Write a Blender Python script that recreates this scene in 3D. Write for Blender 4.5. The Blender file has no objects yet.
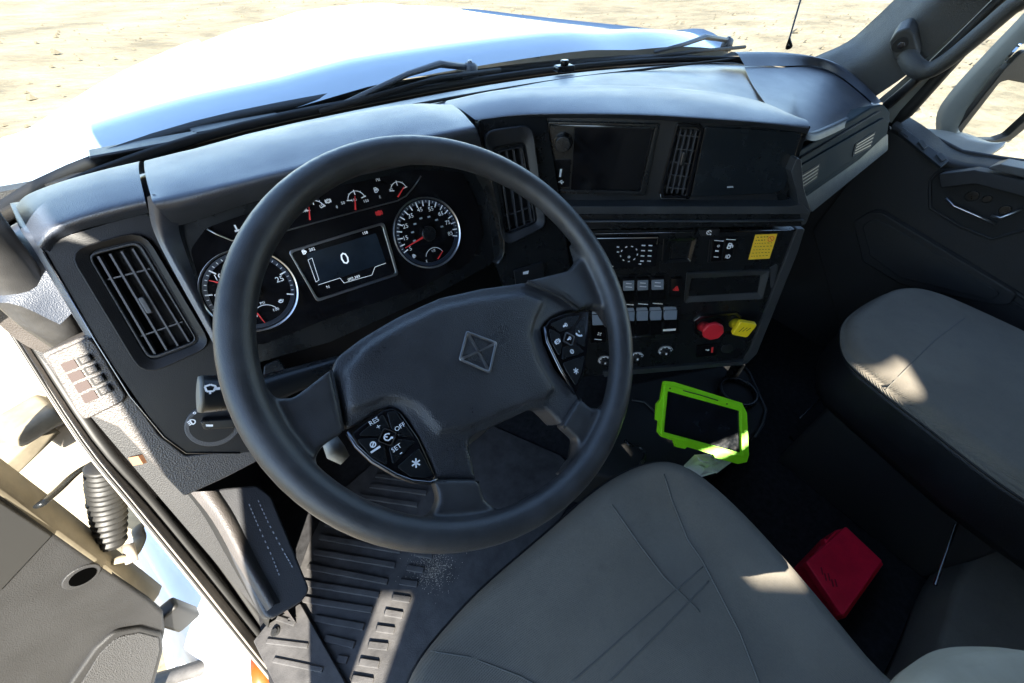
import bpy, bmesh, math, random
from mathutils.bvhtree import BVHTree
from mathutils import Vector as V, Matrix
random.seed(7)
SC = bpy.context.scene
COL = SC.collection
R = math.radians

# ------------------------------------------------------------------ camera
CAM = V((-0.1335, -0.2931, 1.1404)); YAW = 0.5785; PIT = 0.7827; FPX = 389.26
cf = V((math.sin(YAW)*math.cos(PIT), math.cos(YAW)*math.cos(PIT), -math.sin(PIT)))
cr = V((math.cos(YAW), -math.sin(YAW), 0)); cu = cr.cross(cf)
cd = bpy.data.cameras.new('camera'); cam = bpy.data.objects.new('camera', cd); COL.objects.link(cam)
cd.sensor_width = 36; cd.lens = FPX/1024*36; cd.clip_start = 0.02; cd.clip_end = 2000
cam.matrix_world = Matrix(((cr.x, cu.x, -cf.x, CAM.x), (cr.y, cu.y, -cf.y, CAM.y), (cr.z, cu.z, -cf.z, CAM.z), (0, 0, 0, 1)))
SC.camera = cam

# ------------------------------------------------------------------ light
SUN_A, SUN_E = 78.0, 36.0           # light travels towards +x, turned A degrees towards +y; elevation E
a, e = R(SUN_A), R(SUN_E)
sdir = V((math.cos(a)*math.cos(e), math.sin(a)*math.cos(e), -math.sin(e)))
w = bpy.data.worlds.new('World'); SC.world = w; w.use_nodes = True
nt = w.node_tree; nt.nodes.clear()
sky = nt.nodes.new('ShaderNodeTexSky'); sky.sky_type = 'NISHITA'; sky.sun_disc = False
sky.sun_elevation = e; sky.sun_rotation = math.atan2(-sdir.x, -sdir.y)
sky.air_density = 1.1; sky.dust_density = 0.3; sky.ozone_density = 1.5
bg = nt.nodes.new('ShaderNodeBackground'); bg.inputs[1].default_value = 0.105
wo = nt.nodes.new('ShaderNodeOutputWorld')
nt.links.new(sky.outputs[0], bg.inputs[0]); nt.links.new(bg.outputs[0], wo.inputs[0])
sl = bpy.data.lights.new('sun', 'SUN'); sl.energy = 5.0; sl.angle = R(0.4); sl.color = (1, 0.93, 0.80)
so = bpy.data.objects.new('sun', sl); COL.objects.link(so); so.location = (-6, 0, 8)
so.rotation_euler = sdir.to_track_quat('-Z', 'Y').to_euler()
SC.view_settings.view_transform = 'Standard'; SC.view_settings.look = 'None'
SC.view_settings.gamma = 1; SC.view_settings.exposure = 2.95
SC.view_settings.use_curve_mapping = False

# ------------------------------------------------------------------ pixel helpers (a pixel gives a direction only)
def ray(m): return cf + cr*((m[0]-512)/FPX) - cu*((m[1]-341.5)/FPX)
def atz(m, z): d = ray(m); return CAM + d*((z-CAM.z)/d.z)
def atx(m, x): d = ray(m); return CAM + d*((x-CAM.x)/d.x)
def aty(m, y): d = ray(m); return CAM + d*((y-CAM.y)/d.y)
class Plane:
    def __init__(s, o, yaw=0, tilt=0, n=None, e1=None):
        s.o = V(o)
        if n is None:
            y, t = R(yaw), R(tilt)
            n = V((math.sin(y)*math.cos(t), -math.cos(y)*math.cos(t), math.sin(t))); e1 = V((math.cos(y), math.sin(y), 0))
        s.n = V(n).normalized(); s.e1 = V(e1).normalized(); s.e2 = s.n.cross(s.e1)
    def at(s, m, h=0):
        d = ray(m); return CAM + d*(((s.o + s.n*h - CAM).dot(s.n))/d.dot(s.n))
    def uv(s, m, h=0):
        p = s.at(m, h) - s.o; return (p.dot(s.e1), p.dot(s.e2))
    def to(s, u, v, h=0): return s.o + s.e1*u + s.e2*v + s.n*h
class Level(Plane):                       # horizontal plane
    def __init__(s, z): super().__init__((0, 0, z), n=(0, 0, 1), e1=(1, 0, 0))

# ------------------------------------------------------------------ materials
MATS = {}
def mat(name, col, rough=0.5, metal=0, spec=0.5, var=0.0, vscale=20, bump=0.0, bscale=400, coat=0, coatr=0.03, emit=0, kind='noise'):
    m = bpy.data.materials.new(name); m.use_nodes = True; MATS[name] = m
    n = m.node_tree; b = n.nodes['Principled BSDF']; L = n.links
    b.inputs['Base Color'].default_value = (*col, 1); b.inputs['Roughness'].default_value = rough
    b.inputs['Metallic'].default_value = metal; b.inputs['Specular IOR Level'].default_value = spec
    b.inputs['Coat Weight'].default_value = coat; b.inputs['Coat Roughness'].default_value = coatr
    if emit: b.inputs['Emission Color'].default_value = (*col, 1); b.inputs['Emission Strength'].default_value = emit
    tc = n.nodes.new('ShaderNodeTexCoord')
    if var:
        t = n.nodes.new('ShaderNodeTexNoise'); t.inputs['Scale'].default_value = vscale; t.inputs['Detail'].default_value = 6
        t.inputs['Roughness'].default_value = 0.65
        L.new(tc.outputs['Object'], t.inputs['Vector'])
        r = n.nodes.new('ShaderNodeMapRange'); r.inputs[1].default_value = 0.3; r.inputs[2].default_value = 0.7
        r.inputs[3].default_value = 1-var; r.inputs[4].default_value = 1+var
        L.new(t.outputs[0], r.inputs[0])
        mx = n.nodes.new('ShaderNodeMix'); mx.data_type = 'RGBA'; mx.blend_type = 'MULTIPLY'; mx.inputs[0].default_value = 1
        mx.inputs[6].default_value = (*col, 1); L.new(r.outputs[0], mx.inputs[7]); L.new(mx.outputs[2], b.inputs['Base Color'])
        r2 = n.nodes.new('ShaderNodeMapRange'); r2.inputs[1].default_value = 0.3; r2.inputs[2].default_value = 0.7
        r2.inputs[3].default_value = max(0.02, rough-0.08); r2.inputs[4].default_value = min(1, rough+0.08)
        L.new(t.outputs[0], r2.inputs[0]); L.new(r2.outputs[0], b.inputs['Roughness'])
    if bump:
        bp = n.nodes.new('ShaderNodeBump'); bp.inputs['Strength'].default_value = bump; bp.inputs['Distance'].default_value = 0.002
        if kind == 'weave':
            t1 = n.nodes.new('ShaderNodeTexWave'); t1.inputs['Scale'].default_value = bscale; t1.inputs['Distortion'].default_value = 1.5
            t1.inputs['Detail'].default_value = 2; t1.inputs['Detail Scale'].default_value = 2
            L.new(tc.outputs['Object'], t1.inputs['Vector'])
            t2 = n.nodes.new('ShaderNodeTexNoise'); t2.inputs['Scale'].default_value = 14; t2.inputs['Detail'].default_value = 5
            L.new(tc.outputs['Object'], t2.inputs['Vector'])
            ad = n.nodes.new('ShaderNodeMath'); ad.operation = 'MULTIPLY_ADD'; ad.inputs[1].default_value = 6
            L.new(t2.outputs[0], ad.inputs[0]); L.new(t1.outputs['Fac'], ad.inputs[2]); L.new(ad.outputs[0], bp.inputs['Height'])
        elif kind == 'cell':
            t1 = n.nodes.new('ShaderNodeTexVoronoi'); t1.inputs['Scale'].default_value = bscale
            L.new(tc.outputs['Object'], t1.inputs['Vector']); L.new(t1.outputs['Distance'], bp.inputs['Height'])
        else:
            t1 = n.nodes.new('ShaderNodeTexNoise'); t1.inputs['Scale'].default_value = bscale; t1.inputs['Detail'].default_value = 3
            L.new(tc.outputs['Object'], t1.inputs['Vector']); L.new(t1.outputs[0], bp.inputs['Height'])
        L.new(bp.outputs[0], b.inputs['Normal'])
    return m
mat('dash_top', (0.030, 0.038, 0.056), 0.42, spec=1.0, coat=0.25, coatr=0.36, var=0.12, vscale=9, bump=0.25, bscale=700, kind='cell')
mat('dash_black', (0.011, 0.012, 0.014), 0.40, spec=0.4, var=0.15, vscale=12, bump=0.15, bscale=900, kind='cell')
mat('satin_black', (0.008, 0.009, 0.010), 0.28, spec=0.35, var=0.15, vscale=18)
mat('gloss_black', (0.005, 0.005, 0.006), 0.10, spec=0.35, var=0.3, vscale=25)
mat('matte_black', (0.006, 0.006, 0.006), 0.75)
mat('vent_black', (0.016, 0.016, 0.018), 0.38)
mat('slat', (0.045, 0.046, 0.05), 0.30)
mat('side_trim', (0.055, 0.049, 0.046), 0.5, var=0.12, vscale=14, bump=0.35, bscale=500, kind='cell')
mat('pillar_trim', (0.045, 0.045, 0.043), 0.55, var=0.14, vscale=10, bump=0.3, bscale=450, kind='cell')
mat('jamb', (0.26, 0.23, 0.20), 0.5, var=0.18, vscale=18)
mat('wheel_leather', (0.036, 0.036, 0.037), 0.36, var=0.25, vscale=30, bump=0.16, bscale=1300, kind='cell')
mat('pad_plastic', (0.034, 0.035, 0.038), 0.34, var=0.2, vscale=16, bump=0.30, bscale=800, kind='cell')
mat('silver', (0.45, 0.46, 0.48), 0.28, metal=1)
mat('dark_chrome', (0.16, 0.16, 0.17), 0.25, metal=1)
mat('print_white', (0.78, 0.79, 0.80), 0.6)
mat('print_grey', (0.30, 0.33, 0.36), 0.6)
mat('print_red', (0.70, 0.03, 0.03), 0.5)
mat('lit_white', (0.8, 0.85, 0.9), 0.5, emit=0.06); mat('panel_black', (0.006, 0.006, 0.007), 0.42, spec=0.25, var=0.2, vscale=14, bump=0.1, bscale=900, kind='cell')
mat('fascia_teal', (0.014, 0.022, 0.026), 0.6, spec=0.04, var=0.15, vscale=10)
mat('screen_grey', (0.012, 0.018, 0.026), 0.12, var=0.4, vscale=12)
mat('red_plastic', (0.55, 0.018, 0.03), 0.38, var=0.12, vscale=20)
mat('yellow_plastic', (0.80, 0.58, 0.012), 0.42, var=0.1, vscale=30)
mat('sticker_yellow', (0.85, 0.52, 0.03), 0.55, var=0.06, vscale=40)
mat('sticker_ink', (0.05, 0.035, 0.01), 0.6)
mat('seat_fabric', (0.148, 0.131, 0.107), 0.88, spec=0.25, var=0.16, vscale=7, bump=0.45, bscale=200, kind='weave')
def stains(m, col):
    n = MATS[m].node_tree; b = n.nodes['Principled BSDF']; src = b.inputs['Base Color'].links[0].from_socket; tc = n.nodes['Texture Coordinate']
    for sc, lo, hi, amt, c in ((38, .58, .78, .30, (.09, .082, .07, 1)), (420, .35, .75, .30, (.09, .085, .075, 1)), (5, .5, .75, .25, (.22, .21, .185, 1))):
        t = n.nodes.new('ShaderNodeTexNoise'); t.inputs['Scale'].default_value = sc; t.inputs['Detail'].default_value = 4; n.links.new(tc.outputs['Object'], t.inputs['Vector'])
        r = n.nodes.new('ShaderNodeMapRange'); r.inputs[1].default_value = lo; r.inputs[2].default_value = hi; r.inputs[4].default_value = amt; n.links.new(t.outputs[0], r.inputs[0])
        x = n.nodes.new('ShaderNodeMix'); x.data_type = 'RGBA'; x.inputs[7].default_value = c; n.links.new(r.outputs[0], x.inputs[0]); n.links.new(src, x.inputs[6]); src = x.outputs[2]
    n.links.new(src, b.inputs['Base Color'])
stains('seat_fabric', None)
mat('seat_vinyl', (0.007, 0.007, 0.008), 0.45, spec=0.3, var=0.2, vscale=12, bump=0.25, bscale=500, kind='cell')
mat('seam', (0.10, 0.094, 0.082), 0.9)
mat('arm_fabric', (0.30, 0.265, 0.20), 0.9, spec=0.2, var=0.14, vscale=12, bump=0.4, bscale=300, kind='weave')
mat('carpet', (0.020, 0.020, 0.022), 0.95, spec=0.2, var=0.5, vscale=60, bump=0.9, bscale=600)
mat('rubber', (0.052, 0.050, 0.050), 0.6, spec=0.3, var=0.35, vscale=25, bump=0.35, bscale=450)
mat('seal', (0.008, 0.008, 0.008), 0.55)
mat('door_grey', (0.015, 0.015, 0.0155), 0.6, spec=0.3, var=0.15, vscale=9, bump=0.3, bscale=500, kind='cell')
mat('door_dark', (0.018, 0.018, 0.019), 0.58, spec=0.35, var=0.18, vscale=9, bump=0.3, bscale=500, kind='cell')
mat('white_paint', (0.50, 0.53, 0.57), 0.18, coat=0.6, var=0.05, vscale=4)
mat('dirty_white', (0.20, 0.175, 0.13), 0.5, spec=0.3, var=0.35, vscale=9)
mat('orange', (0.45, 0.05, 0.004), 0.4)
mat('green_case', (0.30, 0.84, 0.006), 0.45, var=0.08, vscale=30)
mat('tablet_glass', (0.008, 0.010, 0.013), 0.06, var=0.6, vscale=40)
mat('paper', (0.72, 0.68, 0.60), 0.85, var=0.12, vscale=30)
mat('red_case', (0.90, 0.012, 0.05), 0.42, var=0.15, vscale=18)
mat('mirror_glass', (0.85, 0.86, 0.85), 0.02, metal=1)
mat('mirror_arm', (0.20, 0.20, 0.18), 0.5, var=0.12, vscale=10)
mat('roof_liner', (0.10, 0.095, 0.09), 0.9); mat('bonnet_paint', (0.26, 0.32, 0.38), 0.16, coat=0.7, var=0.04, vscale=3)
mat('dust', (0.55, 0.48, 0.38), 0.95)
mat('tyre', (0.02, 0.02, 0.02), 0.8)
mat('dial_blue', (0.016, 0.022, 0.035), 0.3); mat('red_brown', (0.022, 0.010, 0.008), 0.7)
mat('dash_mid', (0.026, 0.029, 0.032), 0.45, var=0.12, vscale=14, bump=0.15, bscale=800, kind='cell')
mat('glove', (0.008, 0.011, 0.014), 0.26, spec=0.5, var=0.2, vscale=16)
mat('shroud', (0.045, 0.046, 0.050), 0.45, var=0.12, vscale=12, bump=0.25, bscale=600, kind='cell'); mat('stalk_cap_lit', (0.16, 0.15, 0.125), 0.5); mat('lever_grey', (0.30, 0.30, 0.29), 0.5)  # stalk cap: cream base stands in for light on its end
mat('red_dark', (0.22, 0.005, 0.012), 0.5); mat('clip_brown', (0.22, 0.10, 0.05), 0.6); mat('grille', (0.02, 0.02, 0.021), 0.6, bump=1.0, bscale=420, kind='cell')
mat('switch_blue', (0.06, 0.065, 0.07), 0.25); mat('arm_pad', (0.05, 0.05, 0.05), 0.5, bump=0.3, bscale=500, kind='cell')
mat('cap_sky_sheen', (0.17, 0.20, 0.235), 0.3, spec=0.6); mat('emblem_metal', (0.42, 0.43, 0.45), 0.36, metal=1)  # switch caps: blue-grey base stands in for reflected sky
mat('stone', (0.10, 0.085, 0.06), 0.9, spec=0.1, var=0.3, vscale=3)
mat('hole_shade', (0.0006, 0.0006, 0.0006), 0.9, spec=0.0)  # near-black colour that paints the shade inside the handle cup
def thin_glass(name, tint, ior=1.45):
    m = bpy.data.materials.new(name); m.use_nodes = True; n = m.node_tree; n.nodes.clear(); MATS[name] = m
    o = n.nodes.new('ShaderNodeOutputMaterial'); t = n.nodes.new('ShaderNodeBsdfTransparent'); t.inputs[0].default_value = (*tint, 1)
    g = n.nodes.new('ShaderNodeBsdfGlossy'); g.inputs['Roughness'].default_value = 0.02
    f = n.nodes.new('ShaderNodeFresnel'); f.inputs[0].default_value = ior
    x = n.nodes.new('ShaderNodeMixShader'); n.links.new(f.outputs[0], x.inputs[0]); n.links.new(t.outputs[0], x.inputs[1]); n.links.new(g.outputs[0], x.inputs[2])
    n.links.new(x.outputs[0], o.inputs[0])
thin_glass('glass', (0.93, 0.96, 0.96), 1.25)
def sand_mat():
    m = mat('sand', (0.145, 0.123, 0.085), 0.95, spec=0.1, var=0.38, vscale=0.5, bump=0.0)
    n = m.node_tree; b = n.nodes['Principled BSDF']; tc = n.nodes['Texture Coordinate']
    t = n.nodes.new('ShaderNodeTexNoise'); t.inputs['Scale'].default_value = 2.2; t.inputs['Detail'].default_value = 9
    n.links.new(tc.outputs['Object'], t.inputs['Vector'])
    bp = n.nodes.new('ShaderNodeBump'); bp.inputs['Strength'].default_value = 0.8; bp.inputs['Distance'].default_value = 0.15
    n.links.new(t.outputs[0], bp.inputs['Height']); n.links.new(bp.outputs[0], b.inputs['Normal'])
sand_mat()

# ------------------------------------------------------------------ object helpers
def link(name, me, m, parent=None, smooth=False):
    o = bpy.data.objects.new(name, me); COL.objects.link(o)
    if m: me.materials.append(MATS[m])
    if parent is not None: o.parent = parent; o.matrix_parent_inverse = Matrix.Identity(4) if parent.type != 'EMPTY' else Matrix.Translation(-parent.location)
    if smooth:
        me.polygons.foreach_set('use_smooth', [True]*len(me.polygons))
    return o
def tag(o, label, cat, group=None):
    o['label'] = label; o['category'] = cat
    if group: o['group'] = group
    return o
def thing(name, label, cat, loc=(0, 0, 0), group=None):
    o = bpy.data.objects.new(name, None); COL.objects.link(o); o.location = loc; o.empty_display_size = 0.05
    return tag(o, label, cat, group)
def mesh(name, vs, fs, m, parent=None, smooth=False):
    me = bpy.data.meshes.new(name); me.from_pydata([tuple(v) for v in vs], [], fs); me.validate(); me.update()
    bm = bmesh.new(); bm.from_mesh(me); bmesh.ops.recalc_face_normals(bm, faces=bm.faces); bm.to_mesh(me); bm.free()
    return link(name, me, m, parent, smooth)
def bevel(o, wd, seg=2):
    b = o.modifiers.new('bevel', 'BEVEL'); b.width = wd; b.segments = seg; b.limit_method = 'ANGLE'; b.angle_limit = R(35)
    b.harden_normals = False
    me = o.data; me.polygons.foreach_set('use_smooth', [True]*len(me.polygons))
    o.modifiers.new('wn', 'WEIGHTED_NORMAL').keep_sharp = True
    return o
def rnd(poly, r, seg=4):
    if r <= 0: return list(poly)
    out = []; n = len(poly)
    for i in range(n):
        p0, p1, p2 = [V((*poly[(i+k) % n], 0)) for k in (-1, 0, 1)]
        a, b = p0-p1, p2-p1; la, lb = a.length, b.length
        if la < 1e-7 or lb < 1e-7: continue
        ang = a.angle(b, math.pi)
        if ang > R(172): out.append((p1.x, p1.y)); continue
        t = min(r/math.tan(ang/2), la*0.48, lb*0.48)
        A, B = p1 + a/la*t, p1 + b/lb*t
        for k in range(seg+1):
            s = k/seg; q = A*(1-s)**2 + p1*(2*s*(1-s)) + B*s*s; out.append((q.x, q.y))
    return out
def prism2(name, pl, poly, h0, h1, m, parent=None, bev=0.0, smooth=False):
    n = len(poly)
    vs = [pl.to(u, v, h1) for u, v in poly] + [pl.to(u, v, h0) for u, v in poly]
    fs = [list(range(n)), list(range(2*n-1, n-1, -1))] + [[i, (i+1) % n, n+(i+1) % n, n+i] for i in range(n)]
    o = mesh(name, vs, fs, m, parent)
    if bev: bevel(o, bev)
    return o
def prism(name, pl, px, h0, h1, m, parent=None, r=0.0, bev=0.0, seg=4):
    return prism2(name, pl, rnd([pl.uv(p, h1) for p in px], r, seg), h0, h1, m, parent, bev)
def ring2(name, pl, outer, inner, h0, h1, m, parent=None, bev=0.0, hi=None):
    n = len(outer); hi = h1 if hi is None else hi
    vs = [pl.to(u, v, h1) for u, v in outer]+[pl.to(u, v, hi) for u, v in inner]+[pl.to(u, v, h0) for u, v in outer]+[pl.to(u, v, h0) for u, v in inner]
    fs = []
    for i in range(n):
        j = (i+1) % n
        fs += [[i, j, n+j, n+i], [2*n+i, 2*n+j, j, i], [n+i, n+j, 3*n+j, 3*n+i], [2*n+i, 3*n+i, 3*n+j, 2*n+j]]
    o = mesh(name, vs, fs, m, parent)
    if bev: bevel(o, bev)
    return o
def frame(name, pl, opx, ipx, h0, h1, m, parent=None, r=0.004, ri=0.003, bev=0.0, hi=None, seg=4):
    return ring2(name, pl, rnd([pl.uv(p, h1) for p in opx], r, seg), rnd([pl.uv(p, h1) for p in ipx], ri, seg), h0, h1, m, parent, bev, hi)
def outline(name, pl, px, w, h, m, parent, r=0.004, closed=True):
    pts = rnd([pl.uv(p, h) for p in px], r) if closed else [pl.uv(p, h) for p in px]
    return tube(name, [pl.to(u, v, h) for u, v in pts], w, m, parent, closed=closed, seg=6)
def holed(name, pl, opx, hpx, h0, h1, m, parent=None, r=.0, rh=.006, bev=0.0, uv=False):
    O = rnd(opx if uv else [pl.uv(p, h1) for p in opx], r); H = rnd(hpx if uv else [pl.uv(p, h1) for p in hpx], rh)
    c = (sum(p[0] for p in H)/len(H), sum(p[1] for p in H)/len(H))
    ang = sorted(set(round(math.atan2(p[1]-c[1], p[0]-c[0]), 5) for p in O+H))
    def hit(P, t):
        d = (math.cos(t), math.sin(t)); best = None
        for i in range(len(P)):
            a, b = P[i], P[(i+1) % len(P)]; ex, ey = b[0]-a[0], b[1]-a[1]; det = -d[0]*ey+d[1]*ex
            if abs(det) < 1e-12: continue
            ax, ay = a[0]-c[0], a[1]-c[1]; s = (-ax*ey+ay*ex)/det; k = (d[0]*ay-d[1]*ax)/det
            if s > 0 and -1e-4 <= k <= 1+1e-4: best = s if best is None else max(best, s)
        return (c[0]+d[0]*best, c[1]+d[1]*best)
    return ring2(name, pl, [hit(O, t) for t in ang], [hit(H, t) for t in ang], h0, h1, m, parent, bev)
def circ(r, n=40, a0=0): return [(r*math.cos(a0+2*math.pi*i/n), r*math.sin(a0+2*math.pi*i/n)) for i in range(n)]
def wedge(name, pl, px, h0, ht, hb, m, parent=None, bev=.001):
    """four-cornered cap whose face leans: top edge at ht, bottom edge at hb"""
    f = [pl.to(*pl.uv(p, h), h) for p, h in zip(px, (ht, ht, hb, hb))]; b = [pl.to(*pl.uv(p, hb), h0) for p in px]
    o = mesh(name, f+b, [[0, 1, 2, 3], [7, 6, 5, 4], [0, 4, 5, 1], [1, 5, 6, 2], [2, 6, 7, 3], [3, 7, 4, 0]], m, parent)
    if bev: bevel(o, bev)
    return o
def disc(name, pl, c, r, h0, h1, m, parent=None, n=40, bev=0.0, top=None):
    """turned knob: circle radius r at h0 to radius top at h1, centred on uv c"""
    top = r if top is None else top
    lo, hi = circ(r, n), circ(top, n)
    vs = [pl.to(c[0]+u, c[1]+v, h1) for u, v in hi]+[pl.to(c[0]+u, c[1]+v, h0) for u, v in lo]
    fs = [list(range(n)), list(range(2*n-1, n-1, -1))]+[[i, (i+1) % n, n+(i+1) % n, n+i] for i in range(n)]
    o = mesh(name, vs, fs, m, parent)
    if bev: bevel(o, bev)
    return o
def tubedata(pts, rad, seg=10, closed=False, flat=1.0, up=None):
    pts = [V(p) for p in pts]; n = len(pts); vs = []; fs = []
    N = None
    for i, p in enumerate(pts):
        if closed: t = pts[(i+1) % n]-pts[i-1]
        else: t = pts[min(i+1, n-1)]-pts[max(i-1, 0)]
        t.normalize()
        if N is None:
            N = (V(up) if up is not None else (V((0, 0, 1)) if abs(t.z) < 0.9 else V((1, 0, 0))))
        N = (N - t*N.dot(t)).normalized(); B = t.cross(N)
        rr = rad[i] if isinstance(rad, (list, tuple)) else rad
        for k in range(seg):
            a = 2*math.pi*k/seg; vs.append(p + N*(rr*flat*math.cos(a)) + B*(rr*math.sin(a)))
    for i in range(n if closed else n-1):
        for k in range(seg):
            i2 = (i+1) % n; fs.append([i*seg+k, i*seg+(k+1) % seg, i2*seg+(k+1) % seg, i2*seg+k])
    if not closed: fs += [list(range(seg-1, -1, -1)), list(range((n-1)*seg, n*seg))]
    return vs, fs
def tube(name, pts, rad, m, parent=None, seg=10, closed=False, flat=1.0, up=None):
    vs, fs = tubedata(pts, rad, seg, closed, flat, up); return mesh(name, vs, fs, m, parent, True)
def cr_spline(pts, n):
    pts = [V(p) for p in pts]; out = []
    P = [pts[0]*2-pts[1]]+pts+[pts[-1]*2-pts[-2]]
    for i in range(len(pts)-1):
        p0, p1, p2, p3 = P[i:i+4]
        for k in range(n):
            t = k/n; out.append(0.5*((2*p1)+(p2-p0)*t+(2*p0-5*p1+4*p2-p3)*t*t+(3*p1-p0-3*p2+p3)*t**3))
    out.append(pts[-1]); return out
def loft(name, rows, m, parent=None, nu=6, nv=4, thick=0.0, smooth=True):
    rows = [cr_spline(r, nu) if nu > 1 else [V(p) for p in r] for r in rows]
    if nv > 1:
        cols = [cr_spline([r[i] for r in rows], nv) for i in range(len(rows[0]))]; rows = [[c[j] for c in cols] for j in range(len(cols[0]))]
    k = len(rows[0]); vs = [p for r in rows for p in r]
    fs = [[j*k+i, j*k+i+1, (j+1)*k+i+1, (j+1)*k+i] for j in range(len(rows)-1) for i in range(k-1)]
    o = mesh(name, vs, fs, m, parent, smooth)
    if thick:
        s = o.modifiers.new('solid', 'SOLIDIFY'); s.thickness = thick; s.offset = 0
    return o
def box(name, c, s, m, parent=None, rz=0, bev=0.004, rx=0, ry=0):
    M = Matrix.Translation(V(c)) @ Matrix.Rotation(rz, 4, 'Z') @ Matrix.Rotation(rx, 4, 'X') @ Matrix.Rotation(ry, 4, 'Y')
    vs = [M @ V((x*s[0]/2, y*s[1]/2, z*s[2]/2)) for x in (-1, 1) for y in (-1, 1) for z in (-1, 1)]
    o = mesh(name, vs, [[0, 1, 3, 2], [4, 6, 7, 5], [0, 4, 5, 1], [2, 3, 7, 6], [0, 2, 6, 4], [1, 5, 7, 3]], m, parent)
    if bev: bevel(o, bev)
    return o
# text is made into flat meshes once, while the scene is still empty
TXT = {}
def load_text(words):
    for s in words:
        c = bpy.data.curves.new('t', 'FONT'); c.body = s; c.align_x = 'CENTER'; c.align_y = 'CENTER'; c.resolution_u = 2
        o = bpy.data.objects.new('t', c); COL.objects.link(o); bpy.context.view_layer.update()
        me = bpy.data.meshes.new_from_object(o.evaluated_get(bpy.context.evaluated_depsgraph_get()))
        TXT[s] = ([tuple(v.co) for v in me.vertices], [list(p.vertices) for p in me.polygons])
        bpy.data.objects.remove(o); bpy.data.curves.remove(c); bpy.data.meshes.remove(me)
load_text('0 5 15 20 25 35 45 55 65 75 85 50 100 150 PSI RES + OFF SET - MPH km/h E F H 1/2 202 092,389 158 10 30 60 80 N'.split())
class Marks:
    """flat print: lettering, ticks and symbols gathered on one surface"""
    def __init__(s, pl, h): s.pl, s.h, s.v, s.f = pl, h, [], []
    def poly(s, uv):
        b = len(s.v); s.v += [s.pl.to(u, v, s.h) for u, v in uv]; s.f.append(list(range(b, b+len(uv))))
    def px(s, pts): s.poly([s.pl.uv(p, s.h) for p in pts])
    def text(s, t, m, size, rot=0, uv=None):
        c = uv or s.pl.uv(m, s.h); b = len(s.v); vs, fs = TXT[t]; ca, sa = math.cos(rot), math.sin(rot)
        s.v += [s.pl.to(c[0]+size*(x*ca-y*sa), c[1]+size*(x*sa+y*ca), s.h) for x, y, z in vs]
        s.f += [[b+i for i in f] for f in fs]
    def bar(s, m, wd, ht, rot=0, uv=None):
        c = uv or s.pl.uv(m, s.h); ca, sa = math.cos(rot), math.sin(rot)
        s.poly([(c[0]+x*ca-y*sa, c[1]+x*sa+y*ca) for x, y in ((-wd/2, -ht/2), (wd/2, -ht/2), (wd/2, ht/2), (-wd/2, ht/2))])
    def line(s, a, b, wd):
        A, B = V(a), V(b); d = (B-A); 
        if d.length < 1e-6: return
        d.normalize(); p = V((-d.y, d.x))*wd/2; s.poly([tuple(A-p), tuple(B-p), tuple(B+p), tuple(A+p)])
    def pline(s, pts, wd, closed=False):
        for i in range(len(pts)-(0 if closed else 1)): s.line(pts[i], pts[(i+1) % len(pts)], wd)
    def arc(s, c, r, a0, a1, wd, n=16):
        s.pline([(c[0]+r*math.cos(R(a0+(a1-a0)*i/n)), c[1]+r*math.sin(R(a0+(a1-a0)*i/n))) for i in range(n+1)], wd)
    def build(s, name, m, parent):
        me = bpy.data.meshes.new(name); me.from_pydata([tuple(v) for v in s.v], [], s.f); me.update(); o = link(name, me, m, parent); o['kind'] = 'stuff'; return o
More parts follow.
